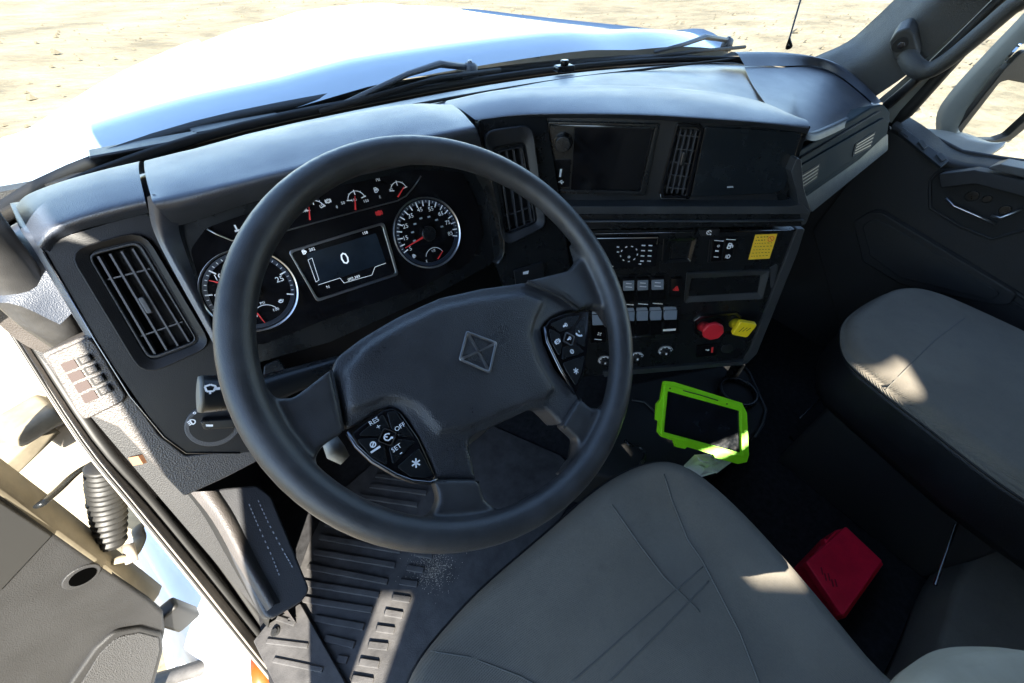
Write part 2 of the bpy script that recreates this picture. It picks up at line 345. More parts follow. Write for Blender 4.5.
def icon(mk, m, sz, kind):
    """small pictograms drawn with strokes"""
    c = mk.pl.uv(m, mk.h); w = sz*0.16
    P = lambda *q: [(c[0]+x*sz/2, c[1]+y*sz/2) for x, y in q]
    if kind == 'lamp': mk.pline(P((-.2, .8), (-.2, -.8), (.5, -.6), (.8, 0), (.5, .6), (-.2, .8)), w); [mk.line(*P((-.4, y), (-1, y-.1)), w) for y in (-.5, 0, .5)]
    elif kind == 'circ': mk.arc(c, sz*0.35, 0, 360, w); mk.line(*P((-.4, -.4), (.4, .4)), w)
    elif kind == 'phone': mk.pline(P((-.8, .7), (-.6, -.1), (.1, -.7), (.8, -.8)), w*1.8); mk.line(*P((.5, .3), (.5, .9)), w)
    elif kind == 'horn': mk.poly(P((-.9, .25), (-.9, -.25), (0, -.3), (.5, -.8), (.5, .8), (0, .3))); mk.arc(c, sz*.45, -40, 40, w)
    elif kind == 'fan': [mk.poly([(c[0]+sz*.1*math.cos(t), c[1]+sz*.1*math.sin(t)), (c[0]+sz*.5*math.cos(t+.35), c[1]+sz*.5*math.sin(t+.35)), (c[0]+sz*.5*math.cos(t+1.1), c[1]+sz*.5*math.sin(t+1.1))]) for t in (0, 1.57, 3.14, 4.71)]
    elif kind == 'wash': mk.pline(P((-.8, .5), (0, .8), (.8, .5), (.5, -.4), (-.5, -.4), (-.8, .5)), w); mk.line(*P((0, -.4), (0, -.9)), w)
    elif kind == 'usb': mk.line(*P((-.9, 0), (.9, 0)), w); mk.pline(P((-.4, 0), (0, .5), (.4, .5)), w); mk.pline(P((-.1, 0), (.2, -.5), (.5, -.5)), w)
    elif kind == 'cruise': mk.arc(c, sz*.4, 20, 320, w); mk.line(c, (c[0]-sz*.3, c[1]+sz*.3), w); mk.line(*P((.5, -.5), (1, -.9)), w*1.6)
    elif kind == 'tri': mk.pline(P((-.9, -.7), (.9, -.7), (0, .9)), w, True); mk.pline(P((-.4, -.4), (.4, -.4), (0, .3)), w, True)
    elif kind == 'dot': mk.arc(c, sz*.25, 0, 360, w*1.2, 8)
    elif kind == 'snow': [mk.line((c[0]-sz*.5*math.cos(t), c[1]-sz*.5*math.sin(t)), (c[0]+sz*.5*math.cos(t), c[1]+sz*.5*math.sin(t)), w) for t in (0, 1.05, 2.1)]
    elif kind == 'pump': mk.pline(P((-.6, -.8), (-.6, .8), (.3, .8), (.3, -.8)), w, True); mk.line(*P((-.6, .1), (.3, .1)), w*2); mk.pline(P((.3, .4), (.8, .2), (.8, -.5)), w)
    elif kind == 'oil': mk.pline(P((-.9, .2), (-.5, -.5), (.4, -.5), (.9, .4)), w); mk.line(*P((-.6, .3), (.4, .3)), w*2)
    elif kind == 'temp': mk.line(*P((0, -.5), (0, .9)), w*1.5); [mk.line(*P((-.7, y), (.7, y)), w) for y in (-.7, -.9)]
    elif kind == 'brake': mk.arc(c, sz*.32, 0, 360, w); mk.arc(c, sz*.5, 140, 220, w); mk.arc(c, sz*.5, -40, 40, w); mk.line(*P((0, -.2), (0, .35)), w)
    elif kind == 'arrow': mk.poly(P((-.9, -.25), (.2, -.25), (.2, -.7), (.9, 0), (.2, .7), (.2, .25), (-.9, .25)))
def bil(q, s, t):
    a = V(q[0])*(1-s)+V(q[1])*s; b = V(q[3])*(1-s)+V(q[2])*s; return a*(1-t)+b*t
def vent(name, pl, quad, parent, nv, nh, depth=0.03, h=-0.004, knob=None, knobm='slat', thick=0.0011):
    """recessed air outlet: dark tray, each blade an object"""
    Q = [V((*pl.uv(p, h), 0)) for p in quad]
    g = prism2(name, pl, rnd([tuple(q[:2]) for q in Q], 0.006), -depth-0.004, -depth, 'matte_black', parent)
    for i in range(nv):
        s = (i+0.5)/nv; A, B = bil(Q, s, 0.015), bil(Q, s, 0.985); d = (B-A).normalized(); p = V((-d.y, d.x, 0))*thick
        prism2('slat', pl, [tuple((A-p)[:2]), tuple((B-p)[:2]), tuple((B+p)[:2]), tuple((A+p)[:2])], h-0.012, h, 'slat', g)
    for j in range(nh):
        t = (j+0.5)/nh if nh > 2 else (0.22, 0.78)[j]
        A, B = bil(Q, 0.02, t), bil(Q, 0.98, t); d = (B-A).normalized(); p = V((-d.y, d.x, 0))*thick*0.8
        prism2('cross_slat', pl, [tuple((A-p)[:2]), tuple((B-p)[:2]), tuple((B+p)[:2]), tuple((A+p)[:2])], h-0.016, h-0.002, 'slat', g)
    if knob:
        c = bil(Q, *knob); A = bil(Q, knob[0], 0); B = bil(Q, knob[0], 1); d = (B-A).normalized(); p = V((-d.y, d.x, 0))*0.003
        a, b = c-d*0.011, c+d*0.011
        prism2('tab', pl, rnd([tuple((a-p)[:2]), tuple((b-p)[:2]), tuple((b+p)[:2]), tuple((a+p)[:2])], 0.002), h-0.004, h+0.007, knobm, g, 0.001)
    return g
# ------------------------------------------------------------------ planes of the cab
CLP = Plane((-0.0605, 0.2923, 0.7949), 0, 21.4)       # instrument cluster
LVP = Plane((-0.30, 0.30, 0.81), 2, 24)               # driver's outer vent panel
CVP = Plane((0.20, 0.295, 0.84), -20, 16)             # driver's inner vent
CSP = Plane((0.398, 0.230, 0.880), -40.5, 5.5)        # upper centre stack
LOP = Plane((0.373, 0.245, 0.741), -40.5, 7)          # lower centre stack
PDP = Plane((1.10, 0.115, 0.80), -2, 20)              # passenger dash face
KICK = Plane((-0.435, 0.25, 0.2), 90, 0)
DRP = Plane((1.50, 0, 0.6), -90, 0)                   # passenger door inner face
ODP = Plane((-0.745, 0.385, 0.0), 20, 0)              # open driver's door inner face
FLR = Level(0.0)

# ------------------------------------------------------------------ setting
def ground():
    vs, fs = [], []; N = 90
    for j in range(N+1):
        for i in range(N+1):
            x = -220+440*(i/N); y = -150+470*(j/N); d = math.hypot(x, y)
            z = -1.25 + max(0, d-14)*0.018 + 0.12*math.sin(x*0.31+y*0.17)*min(1, d/25)+0.2*math.sin(x*0.11-y*0.23+1)*min(1, d/40)
            vs.append((x, y, z))
    for j in range(N):
        for i in range(N): b = j*(N+1)+i; fs.append([b, b+1, b+N+2, b+N+1])
    o = mesh('ground', vs, fs, 'sand', None, True); o['kind'] = 'structure'; o['label'] = 'bare sunlit sandy ground outside the cab'
ground()
def stones():
    random.seed(11); vs, fs = [], []
    for i in range(2600):
        d = random.uniform(5, 55); t = random.uniform(-.5, 2.0); x, y = d*math.cos(t), d*math.sin(t)
        z = -1.25 + max(0, math.hypot(x, y)-14)*0.018 + 0.12*math.sin(x*0.31+y*0.17)*min(1, d/25)+0.2*math.sin(x*0.11-y*0.23+1)*min(1, d/40)
        r = random.uniform(.03, .09)*(1 if random.random() < .93 else 2); b = len(vs)
        vs += [V((x+r*random.uniform(.6, 1.2)*c, y+r*random.uniform(.6, 1.2)*s_, z+r*h)) for c, s_, h in ((1, 0, 0), (0, 1, .1), (-1, 0, 0), (0, -1, .1), (.3, .2, .7), (-.3, -.2, .6))]
        fs += [[b+i0, b+i1, b+i2] for i0, i1, i2 in ((0, 1, 4), (1, 2, 5), (1, 5, 4), (2, 3, 5), (3, 0, 4), (3, 4, 5))]
    o = mesh('gravel', vs, fs, 'stone'); o['kind'] = 'stuff'; o['label'] = 'loose stones scattered over the sandy ground'
stones()
fl = box('floor', (0.54, -1.14, -0.02), (2.16, 3.76, 0.04), 'carpet', None, bev=0); fl['kind'] = 'structure'; fl['label'] = 'dark cab floor'

# ------------------------------------------------------------------ cab shell
cab = thing('cab_shell', 'dark lined truck cab shell around the seats and dashboard', 'truck cab', (0.5, -0.3, 0))
box('firewall', (0.52, 0.72, 0.42), (2.06, 0.03, 0.88), 'door_dark', cab, bev=0)
loft('roof', [[(-0.62, 0.10, 1.62), (0.5, 0.22, 1.72), (1.62, 0.10, 1.62)], [(-0.64, -0.3, 1.74), (0.5, -0.3, 1.9), (1.64, -0.3, 1.74)], [(-0.64, -1.2, 2.02), (0.5, -1.2, 2.15), (1.64, -1.2, 2.02)], [(-0.64, -2.2, 2.56), (0.5, -2.2, 2.62), (1.64, -2.2, 2.56)], [(-0.64, -3.0, 2.72), (0.5, -3.0, 2.76), (1.64, -3.0, 2.72)]], 'roof_liner', cab, thick=0.03)
def side_wall(name, x, yz, m):
    n = len(yz); t = 0.02
    vs = [(x-t, y, z) for y, z in yz]+[(x+t, y, z) for y, z in yz]
    fs = [list(range(n)), list(range(2*n-1, n-1, -1))]+[[i, (i+1) % n, n+(i+1) % n, n+i] for i in range(n)]
    return mesh(name, vs, fs, m, cab)
# driver's side of the sleeper cab, slit added for a sunlit floor stripe
SPL = Plane((-0.62, 0, 0), n=(1, 0, 0), e1=(0, 1, 0))
holed('side_panel', SPL, [(-.86, -.04), (-.84, .5), (-.84, 1.78), (-2.2, 2.56), (-2.2, -.04)], [(-1.50, 1.20), (-1.98, 1.51), (-1.44, 1.00), (-1.00, .72)], -.02, .02, 'roof_liner', cab, rh=0, uv=True)
side_wall('side_panel', -0.62, [(-2.2, -.04), (-2.2, 2.56), (-3.0, 2.72), (-3.0, -.04)], 'roof_liner')
RPL = Plane((0, -3.0, 0), n=(0, -1, 0), e1=(1, 0, 0))      # rear wall of the sleeper; added holes throw sun patches on seats and tablet
for x0, x1, H_ in ((-.64, -.19, [(-.215, 2.486), (-.325, 2.488), (-.305, 2.43), (-.215, 2.395)]), (-.19, .15, [(-.089, 2.412), (.071, 2.425), (.057, 2.383), (-.043, 2.365), (-.16, 2.40)]), (.15, 1.64, [(.382, 2.529), (.241, 2.535), (.232, 2.412), (.317, 2.454)])):
    holed('rear_wall', RPL, [(x0, -.04), (x1, -.04), (x1, 2.76), (x0, 2.76)], H_, -.02, .02, 'roof_liner', cab, rh=0, uv=True)
box('roof_shade_block', (.5, -.80, 2.63), (2.3, .70, .84), 'white_paint', cab, bev=.08)  # unseen boxes added over the roof to shade the bonnet
box('roof_shade_block', (.5, -1.75, 2.95), (2.3, 2.7, .24), 'white_paint', cab, bev=.1)
side_wall('side_panel', 1.60, [(-3.0, -0.04), (-0.72, -0.04), (-0.74, 1.72), (-2.2, 2.56), (-3.0, 2.72)], 'roof_liner')
side_wall('front_side_panel', 1.56, [(-0.72, -0.04), (0.72, -0.04), (0.72, 0.85), (0.40, 0.85), (0.20, 0.80), (0.06, 0.66), (-.72, .5)], 'door_dark')
side_wall('front_side_panel', -0.50, [(0.16, -0.04), (0.72, -0.04), (0.72, 0.85), (0.48, 0.78), (0.33, 0.40)], 'door_dark')
# windscreen
WB = [(-0.545, 0.36, 0.845), (-0.46, 0.54, 0.875), (-0.20, 0.70, 0.893), (0.18, 0.765, 0.900), (0.55, 0.785, 0.903), (0.92, 0.765, 0.900), (1.28, 0.68, 0.893), (1.52, 0.52, 0.878), (1.60, 0.36, 0.85)]
WT = [(-0.58, -0.02, 1.60), (-0.48, 0.08, 1.63), (-0.20, 0.17, 1.66), (0.18, 0.22, 1.69), (0.55, 0.24, 1.70), (0.92, 0.22, 1.69), (1.28, 0.17, 1.66), (1.56, 0.08, 1.63), (1.63, -0.02, 1.60)]
ws = loft('windshield', [WB, [tuple((V(a)+V(b))/2+V((0, 0.03, 0.02))) for a, b in zip(WB, WT)], WT], 'glass', None, nu=4, nv=3)
tag(ws, 'clear curved windshield rising behind the dashboard', 'windshield')

# ------------------------------------------------------------------ bonnet, cowl, wipers
def bonnet():
    L = [V((-0.56, 0.90, 0.80)), aty((12, 150), 1.05), aty((40, 137), 1.22), aty((75, 112), 1.45), aty((110, 88), 1.75), aty((155, 64), 2.1), aty((200, 45), 2.42)]
    Rr = [V((1.16-p.x, p.y, p.z+.055)) for p in L]
    rows = []
    for a, b in zip(L, Rr):
        row = []
        for k in range(13):
            s = k/12; p = a*(1-s)+b*s; q = abs(2*s-1)
            p.z += 0.085*(1-q**2.4) - 0.012*math.exp(-((q-0.55)/0.10)**2); row.append(p)
        rows.append(row)
    f = rows[-1]; rows.append([p+V((0, 0.06, -0.05)) for p in f]); rows.append([p+V((0, 0.09, -0.35)) for p in f])
    rows = [[r[0]+V((-0.02, 0, -0.5))]+[r[0]+V((-0.008, 0, -0.02))]+r+[r[-1]+V((0.008, 0, -0.02))]+[r[-1]+V((0.02, 0, -0.5))] for r in rows]
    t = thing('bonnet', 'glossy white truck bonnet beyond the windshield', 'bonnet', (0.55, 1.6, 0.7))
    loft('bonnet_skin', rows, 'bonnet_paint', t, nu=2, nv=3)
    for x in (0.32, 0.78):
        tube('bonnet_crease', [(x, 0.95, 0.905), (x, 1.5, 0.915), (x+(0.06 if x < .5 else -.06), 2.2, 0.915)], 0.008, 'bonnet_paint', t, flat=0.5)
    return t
bonnet()
cw = thing('cowl', 'dark plastic cowl panel along the foot of the windshield', 'cowl', (0.55, 0.85, 0.86))
loft('cowl_panel', [[V(p)+V((0, 0.012, -0.012)) for p in WB], [V(p)+V((0, 0.07, -0.022)) for p in WB], [V((p[0], p[1]+0.15, p[2]-0.025)) for p in WB], [V((p[0], p[1]+0.16, p[2]-0.10)) for p in WB]], 'door_dark', cw, nu=3, nv=2)
for k, (m, w_) in enumerate([((150, 145), 40), ((235, 118), 38), ((640, 62), 45)]):
    c = aty(m, 0.82); box('cowl_cover', (c.x, 0.84 if k else 0.79, 0.874), (0.18, 0.05, 0.006), 'dash_black', cw, rz=0.1 if k < 2 else -0.1)
tube('glass_seal', [V(p)+V((0, -0.004, 0.0)) for p in cr_spline(WB, 4)], 0.009, 'seal', cw, seg=6)
tube('cowl_seal', [V((p[0], p[1]+0.165, p[2]-0.02)) for p in cr_spline(WB, 4)], 0.012, 'seal', cw, seg=6)
def wiper(label, px, pivot, blade):
    t = thing('wiper', label, 'windshield wiper', tuple(aty(pivot, 0.84)), 'windshield wipers')
    P = aty(pivot, 0.84); A = [aty(m, y) for m, y in px]
    tube('arm', A, [0.011, 0.012, 0.009, 0.007][:len(A)], 'shroud', t, seg=8, flat=0.7)
    tube('blade', [aty(m, y) for m, y in blade], 0.006, 'matte_black', t, seg=6)
    tube('pivot', [P+V((0, 0, -0.03)), P+V((0, 0, 0.004)), P+V((0, 0, 0.010))], [0.022, 0.02, 0.012], 'shroud', t, seg=12)
    tube('nut', [P+V((0, 0, 0.008)), P+V((0, 0, 0.015))], 0.007, 'dark_chrome', t, seg=6)
wiper('black wiper resting on the glass ahead of the steering wheel', [((466, 67), .84), ((440, 64), .83), ((408, 74), .80), ((345, 103), .76)], (470, 67), [((500, 70), .80), ((440, 78), .775), ((320, 112), .73)])
wiper('black wiper resting on the glass ahead of the passenger seat', [((728, 40), .84), ((705, 37), .83), ((685, 44), .81), ((655, 52), .79)], (728, 41), [((745, 47), .80), ((690, 52), .79), ((640, 60), .785)])

# ------------------------------------------------------------------ dashboard
D = thing('dashboard', 'black wrap-around truck dashboard with gauges, vents and angled centre stack', 'dashboard', (0.4, 0.35, 0.5))
Z = lambda m: atz(m[:2], m[2])
# top pad between windscreen and brows
loft('top_pad', [[V(p)+V((0.0, -0.012, -0.012)) for p in WB],
                 [(-0.49, 0.35, 0.845), (-0.40, 0.47, 0.880), (-0.20, 0.58, 0.905), (0.16, 0.62, 0.915), (0.52, 0.60, 0.925), (0.80, 0.54, 0.925), (1.10, 0.44, 0.905), (1.42, 0.36, 0.875), (1.53, 0.30, 0.845)],
                 [(-0.44, 0.34, 0.845), (-0.36, 0.42, 0.880), (-0.20, 0.45, 0.905), (0.15, 0.45, 0.915), (0.45, 0.35, 0.930), (0.66, 0.22, 0.925), (0.92, 0.22, 0.885), (1.38, 0.25, 0.845), (1.50, 0.21, 0.825)],
                 [(-0.42, 0.34, 0.80), (-0.34, 0.38, 0.83), (-0.20, 0.40, 0.85), (0.15, 0.40, 0.86), (0.42, 0.28, 0.88), (0.62, 0.12, 0.88), (0.90, 0.14, 0.84), (1.36, 0.16, 0.81), (1.48, 0.17, 0.80)]],
     'dash_top', D, nu=4, nv=4)
# defroster outlet strip
tube('defroster_trim', cr_spline([Z((m[0], m[1], .925)) for m in [(300, 128), (420, 104), (480, 93), (560, 80), (640, 70), (740, 58)]], 4), 0.006, 'matte_black', D, seg=6, flat=0.5)
b_ = Z((564, 71, .925)); box('sensor', (b_.x, b_.y, b_.z+0.006), (0.05, 0.03, 0.014), 'satin_black', D, rz=-0.2)
disc('sensor_dome', Level(b_.z+0.012), (b_.x, b_.y), 0.011, 0, 0.012, 'gloss_black', D, 16, 0.003)
# cluster brow
bk = [(146, 160.5), (180, 152), (220, 143), (300, 124), (400, 105), (448, 105)]
lp = [(150, 193), (176, 186), (220, 176.6), (297, 158.7), (420, 130), (470, 121)]
uf = [(156, 207), (184, 203), (232, 190), (310, 170), (425, 143), (478, 133)]
inn = [(176, 226), (192, 222), (250, 203), (330, 182), (440, 160), (484, 158)]
BK = [aty(m, .45) for m in bk]; LPp = [aty(m, .30) for m in lp]; UF = [aty(m, .275) for m in uf]; INN = [CLP.at(m, 0.004) for m in inn]
mid = [(a+b)/2+V((0, 0, .006)) for a, b in zip(BK, LPp)]
loft('cluster_brow', [[p+V((0, .05, -.03)) for p in BK], BK, mid, LPp, UF, INN], 'dash_top', D, nu=6, nv=5)
# brow cheeks left and right
sL = [aty((147, 197), .30), LVP.at((154, 232), .022), LVP.at((180, 283), .018), LVP.at((213, 343), .012), LVP.at((222, 372), .006)]
mL = [aty((158, 196), .292), LVP.at((163, 236), .024), LVP.at((188, 283), .020), LVP.at((217, 338), .013), LVP.at((226, 368), .006)]
iL = [CLP.at((178, 220), .014), CLP.at((181, 238), .004), CLP.at((197, 283), .0), CLP.at((215, 330), -.004), CLP.at((228, 362), -.006)]
loft('brow_cheek', [sL, mL, iL], 'dash_top', D, nu=6, nv=5)
sR = [aty((472, 123), .30), CVP.at((485, 150), .02), CVP.at((496, 200), .012), CVP.at((505, 245), .006), CVP.at((502, 262), .0)]
iR = [CLP.at((464, 150), .012), CLP.at((474, 172), .004), CLP.at((487, 200), 0), CLP.at((498, 248), -.004), CLP.at((492, 262), -.006)]
loft('brow_cheek', [sR, [(a+b)/2+V((0, -.006, 0)) for a, b in zip(sR, iR)], iR], 'satin_black', D, nu=6, nv=4)
# outer vent pod
pb = [(18, 205), (30, 194), (64, 181), (107, 169), (141, 161)]; pf = [(30, 232), (43, 221), (68, 211), (100, 201), (143, 191)]
pu = [(38, 246), (52, 231), (76, 221), (104, 213), (146, 203)]; pi = [(50, 252), (58, 240), (82, 230), (108, 223), (149, 213)]
A0 = [aty(m, .47) for m in pb]; A1 = [aty(m, .345) for m in pf]; A2 = [aty(m, .325) for m in pu]; A3 = [LVP.at(m, .004) for m in pi]
loft('vent_pod_hood', [[p+V((0, .05, -.03)) for p in A0], A0, [(a+b)/2+V((0, 0, .006)) for a, b in zip(A0, A1)], A1, A2, A3], 'dash_top', D, nu=6, nv=5)
e0 = [aty((18, 205), .47), aty((30, 232), .345), LVP.at((43, 251), .0), LVP.at((70, 298), -.002), LVP.at((96, 341), -.002)]
loft('pod_end', [[p+V((-.012, .05, -.012)) for p in e0], [p+V((-.010, .012, 0)) for p in e0], e0], 'dash_top', D, nu=5, nv=3)
holed('outer_vent_panel', LVP, [(43, 250), (60, 238), (150, 211), (157, 238), (214, 343), (232, 384), (300, 420), (310, 445), (240, 453), (186, 453), (162, 435), (96, 341)], [(90, 256), (136, 244), (196, 340), (151, 359)], -.07, .002, 'panel_black', D, r=.012)
outline('panel_edge', LVP, [(44, 252), (95, 340), (130, 396), (164, 437), (186, 453), (240, 453)], .0012, .003, 'dark_chrome', D, closed=False)
frame('vent_bezel', LVP, [(66, 251), (143, 229), (213, 346), (143, 378)], [(85, 253), (140, 239), (200, 343), (148, 363)], 0, .010, 'panel_black', D, r=.022, ri=.012, bev=.002, hi=.004)
frame('vent_frame', LVP, [(86, 254), (139, 240), (199, 342), (149, 361)], [(90, 256), (137.5, 244), (196, 340.5), (150.5, 357.5)], -.03, .004, 'dash_black', D, r=.011, ri=.009, bev=.0012)
vent('air_vent', LVP, [(91, 256), (137, 246), (195, 341), (150, 358)], D, 4, 2, h=0.0, knob=(.5, .52))
# side end panel (lit) with slotted outlet
prism('end_panel', LVP, [(40, 354), (95, 331), (100, 345), (128, 392), (160, 436), (186, 456), (262, 448), (270, 455), (226, 478), (184, 497), (150, 462), (118, 428), (80, 412)], -.09, -.006, 'side_trim', D, r=.006, bev=.004)
prism('outlet_bezel', LVP, [(45, 357), (90, 337), (98, 348), (126, 396), (123, 402), (84, 421), (76, 412)], -.008, 0.0, 'side_trim', D, r=.006, bev=.0025)
for j in range(4):
    for i in range(2):
        q = [(58, 363.5), (90, 351.6), (116, 391.5), (85, 405.5)]; g = .09
        a = [bil([V((*p, 0)) for p in q], s, t) for s, t in ((i*.5+.04, j*.25+.03), (i*.5+.46, j*.25+.03), (i*.5+.46, j*.25+.22), (i*.5+.04, j*.25+.22))]
        prism('slot', LVP, [tuple(p[:2]) for p in a], -.004, .0012, 'red_brown' if i == 0 else 'matte_black', D, r=.001)
        if i == 1: prism('slot_nub', LVP, [tuple((p*.72+sum(a, V())/4*.28)[:2]) for p in a], 0, .005, 'side_trim', D, r=.001, bev=.001)
# driver's light switch
lc = LVP.uv((213, 424), .004)
disc('light_switch_ring', LVP, (lc[0], lc[1]-.002), .034, 0, .006, 'shroud', D, bev=.002); disc('light_switch_face', LVP, lc, .0275, .004, .0075, 'panel_black', D)
prism('light_switch_knob', LVP, [(199, 421), (235, 419), (236, 428), (204, 430)], .006, .020, 'satin_black', D, r=.004, bev=.002)
mk = Marks(LVP, .0085); icon(mk, (192, 422), .010, 'lamp'); icon(mk, (194.5, 413), .006, 'dot'); icon(mk, (232, 426), .008, 'dot'); mk.build('switch_print', 'print_white', D)
mk = Marks(LVP, .0205); mk.px([(206, 424.5), (213, 424.5), (213, 426.5), (206, 426.5)]); mk.build('switch_print', 'print_white', D)
# lower driver's fascia
prism2('knee_panel', Plane((-.05, .33, .66), 0, -4), rnd([(-.30, .035), (.30, .05), (.33, -.16), (-.34, -.16), (-.36, -.02)], .02), -.05, 0, 'panel_black', D, .006)
prism2('under_dash', Plane((-.05, .30, .52), 0, -35), [(-.36, .03), (.36, .03), (.36, -.16), (-.36, -.16)], -.05, 0, 'matte_black', D)
# instrument cluster
prism('cluster_panel', CLP, [(150, 205), (300, 160), (480, 130), (500, 250), (490, 265), (440, 292), (330, 342), (225, 372), (200, 330), (178, 240)], -.03, -.006, 'satin_black', D, r=.01)
prism('cluster_face', CLP, [(190, 250), (206, 228), (300, 195), (412, 170), (462, 172), (476, 200), (484, 236), (470, 262), (420, 288), (330, 318), (262, 345), (215, 335)], -.004, -.002, 'gloss_black', D, r=.02)
def gauge(name, m, rad):
    c = CLP.uv(m, 0); n = 48
    g = disc(name, CLP, c, rad*.97, -.003, -.001, 'gloss_black', D, n)
    ring2('chrome_ring', CLP, [(c[0]+u, c[1]+v) for u, v in circ(rad, n)], [(c[0]+u, c[1]+v) for u, v in circ(rad*.955, n)], -.002, .004, 'silver', g, .0008, hi=.002)
    ring2('inner_ring', CLP, [(c[0]+u, c[1]+v) for u, v in circ(rad*.93, n)], [(c[0]+u, c[1]+v) for u, v in circ(rad*.83, n)], -.002, .001, 'dial_blue', g)
    return g, c


gS, cS = gauge('speedometer', (428, 233.5), .0595); gT, cT = gauge('tachometer', (251, 291), .0605)
def ticks(mk, c, r0, r1, a0, a1, n, big, wd=.0011):
    for i in range(n+1):
        t = R(a0+(a1-a0)*i/n); b = i % big == 0; ri = r0-(.006 if b else 0)
        mk.line((c[0]+ri*math.cos(t), c[1]+ri*math.sin(t)), (c[0]+r1*math.cos(t), c[1]+r1*math.sin(t)), wd*(1.7 if b else .8))
mk = Marks(CLP, .0018); mg = Marks(CLP, .0016)
ticks(mk, cS, .051, .054, 200, -20, 34, 2)
for i, s in enumerate('5 15 25 35 45 55 65 75 85'.split()):
    t = R(202-27.6*i*.985); mk.text(s, None, .0098, uv=(cS[0]+.0405*math.cos(t), cS[1]+.0405*math.sin(t)))
for i, s in enumerate('10 30 50 60 80 100 150'.split()):
    t = R(190-30*i); mg.bar(None, .005, .0026, uv=(cS[0]+.0275*math.cos(t), cS[1]+.0275*math.sin(t)))
mk.text('MPH', None, .006, uv=(cS[0]+.001, cS[1]+.004)); mk.text('km/h', None, .005, uv=(cS[0]+.001, cS[1]-.004))
mk.arc((cS[0], cS[1]-.042), .017, 20, 160, .0009); mk.text('1/2', None, .006, uv=(cS[0], cS[1]-.030)); mk.text('E', None, .006, uv=(cS[0]-.017, cS[1]-.044)); icon(mk, (414, 256), .007, 'pump')
ticks(mk, cT, .051, .054, 205, -25, 30, 5)
for s, a in (('5', 172), ('10', 132), ('15', 90), ('20', 48), ('25', 6)):
    mk.text(s, None, .0115, uv=(cT[0]+.041*math.cos(R(a)), cT[1]+.041*math.sin(R(a))))
mk.arc((cT[0]+.004, cT[1]-.041), .017, 15, 165, .0009); mk.text('PSI', None, .0055, uv=(cT[0]+.006, cT[1]-.021)); mk.text('50', None, .006, uv=(cT[0]-.010, cT[1]-.036)); mk.text('100', None, .006, uv=(cT[0]+.018, cT[1]-.036))
icon(mk, (281, 301), .008, 'oil')
# strip of four small gauges along the top
for m, ic in (((236, 228), 'temp'), ((268, 219), None), ((316, 206), None), ((357, 196), None), ((399, 186.5), None)):
    if ic: icon(mk, m, .009, ic); continue
    c = CLP.uv((m[0], m[1]+4), .0018); mk.arc(c, .013, 10, 170, .001); ticks(mk, c, .0135, .0150, 10, 170, 4, 2, .0008)
icon(mk, (328, 201), .008, 'brake'); icon(mk, (376, 190), .008, 'pump')
for s, m in (('100', (305, 211)), ('150', (322, 206)), ('0', (337, 207)), ('50', (343, 203)), ('100', (354, 200)), ('150', (366, 201)), ('E', (380, 197)), ('1/2', (391, 190)), ('PSI', (378, 192.5 if 0 else 180))): mk.text(s, m, .0056)
mk.build('gauge_print', 'print_white', D); mg.build('gauge_print', 'print_grey', D)
disc('speedometer_hub', CLP, cS, .0125, .0, .007, 'satin_black', gS, 28, .002)
disc('tachometer_hub', CLP, cT, .0125, .0, .007, 'satin_black', gT, 28, .002)
def needle(pl, a, b, wd, h, parent, name='needle'):
    A, B = V((*pl.uv(a, h), 0)), V((*pl.uv(b, h), 0)); d = (B-A).normalized(); p = V((-d.y, d.x, 0))*wd
    prism2(name, pl, [tuple((A-p)[:2]), tuple((B-p*.35)[:2]), tuple((B+p*.35)[:2]), tuple((A+p)[:2])], h-.0012, h, 'print_red', parent)
needle(CLP, (427, 235), (405.5, 248), .0017, .0045, gS); needle(CLP, (246, 289), (209, 280.5), .0017, .0045, gT)
needle(CLP, (438, 259), (443, 251), .001, .003, gS); needle(CLP, (257, 313), (265, 323), .001, .003, gT)
for a, b in (((310, 220), (309, 207)), ((355.5, 210), (355, 196)), ((398, 197), (404, 187))): needle(CLP, a, b, .0012, .003, D)
outline('strip_trim', CLP, [(207, 229), (216, 234), (232, 240.5), (246, 240), (285, 231), (340, 216), (398, 200.5), (406, 196), (413, 188), (421, 176)], .0011, .001, 'silver', D, closed=False)
# centre display
frame('display_frame', CLP, [(288, 251), (384, 222), (399, 275), (317, 302)], [(291, 253), (382, 225), (396, 273.5), (318, 299)], -.002, .003, 'silver', D, r=.006, ri=.005, bev=.0006)
sc = prism('display_screen', CLP, [(292, 254), (381, 226), (395.5, 273), (318.5, 298)], -.003, .0005, 'gloss_black', D, r=.005)
prism('display_image', CLP, [(306, 254), (376, 233), (386, 262), (319, 285)], 0, .0009, 'screen_grey', D, r=.003)
mk = Marks(CLP, .0014); mk.text('0', (345, 259), .026); mk.text('092,389', (354, 278), .0062); mk.text('202', (312, 249.5), .006); icon(mk, (304, 252), .007, 'pump'); mk.text('158', (365, 233), .006); mk.text('N', (328, 287), .006)
mk.pline([CLP.uv(p, .0014) for p in ((318, 285), (340, 278), (344, 283), (372, 275), (375, 267), (386, 263))], .0006); mk.pline([CLP.uv(p, .0014) for p in ((308, 260), (312, 258), (319, 280), (316, 282))], .0006, True)
mk.build('display_print', 'lit_white', sc)
mk = Marks(CLP, .001); icon(mk, (379, 213), .010, 'brake'); mk.bar((379, 213), .007, .005); mk.build('warning_lamp', 'print_red', D)
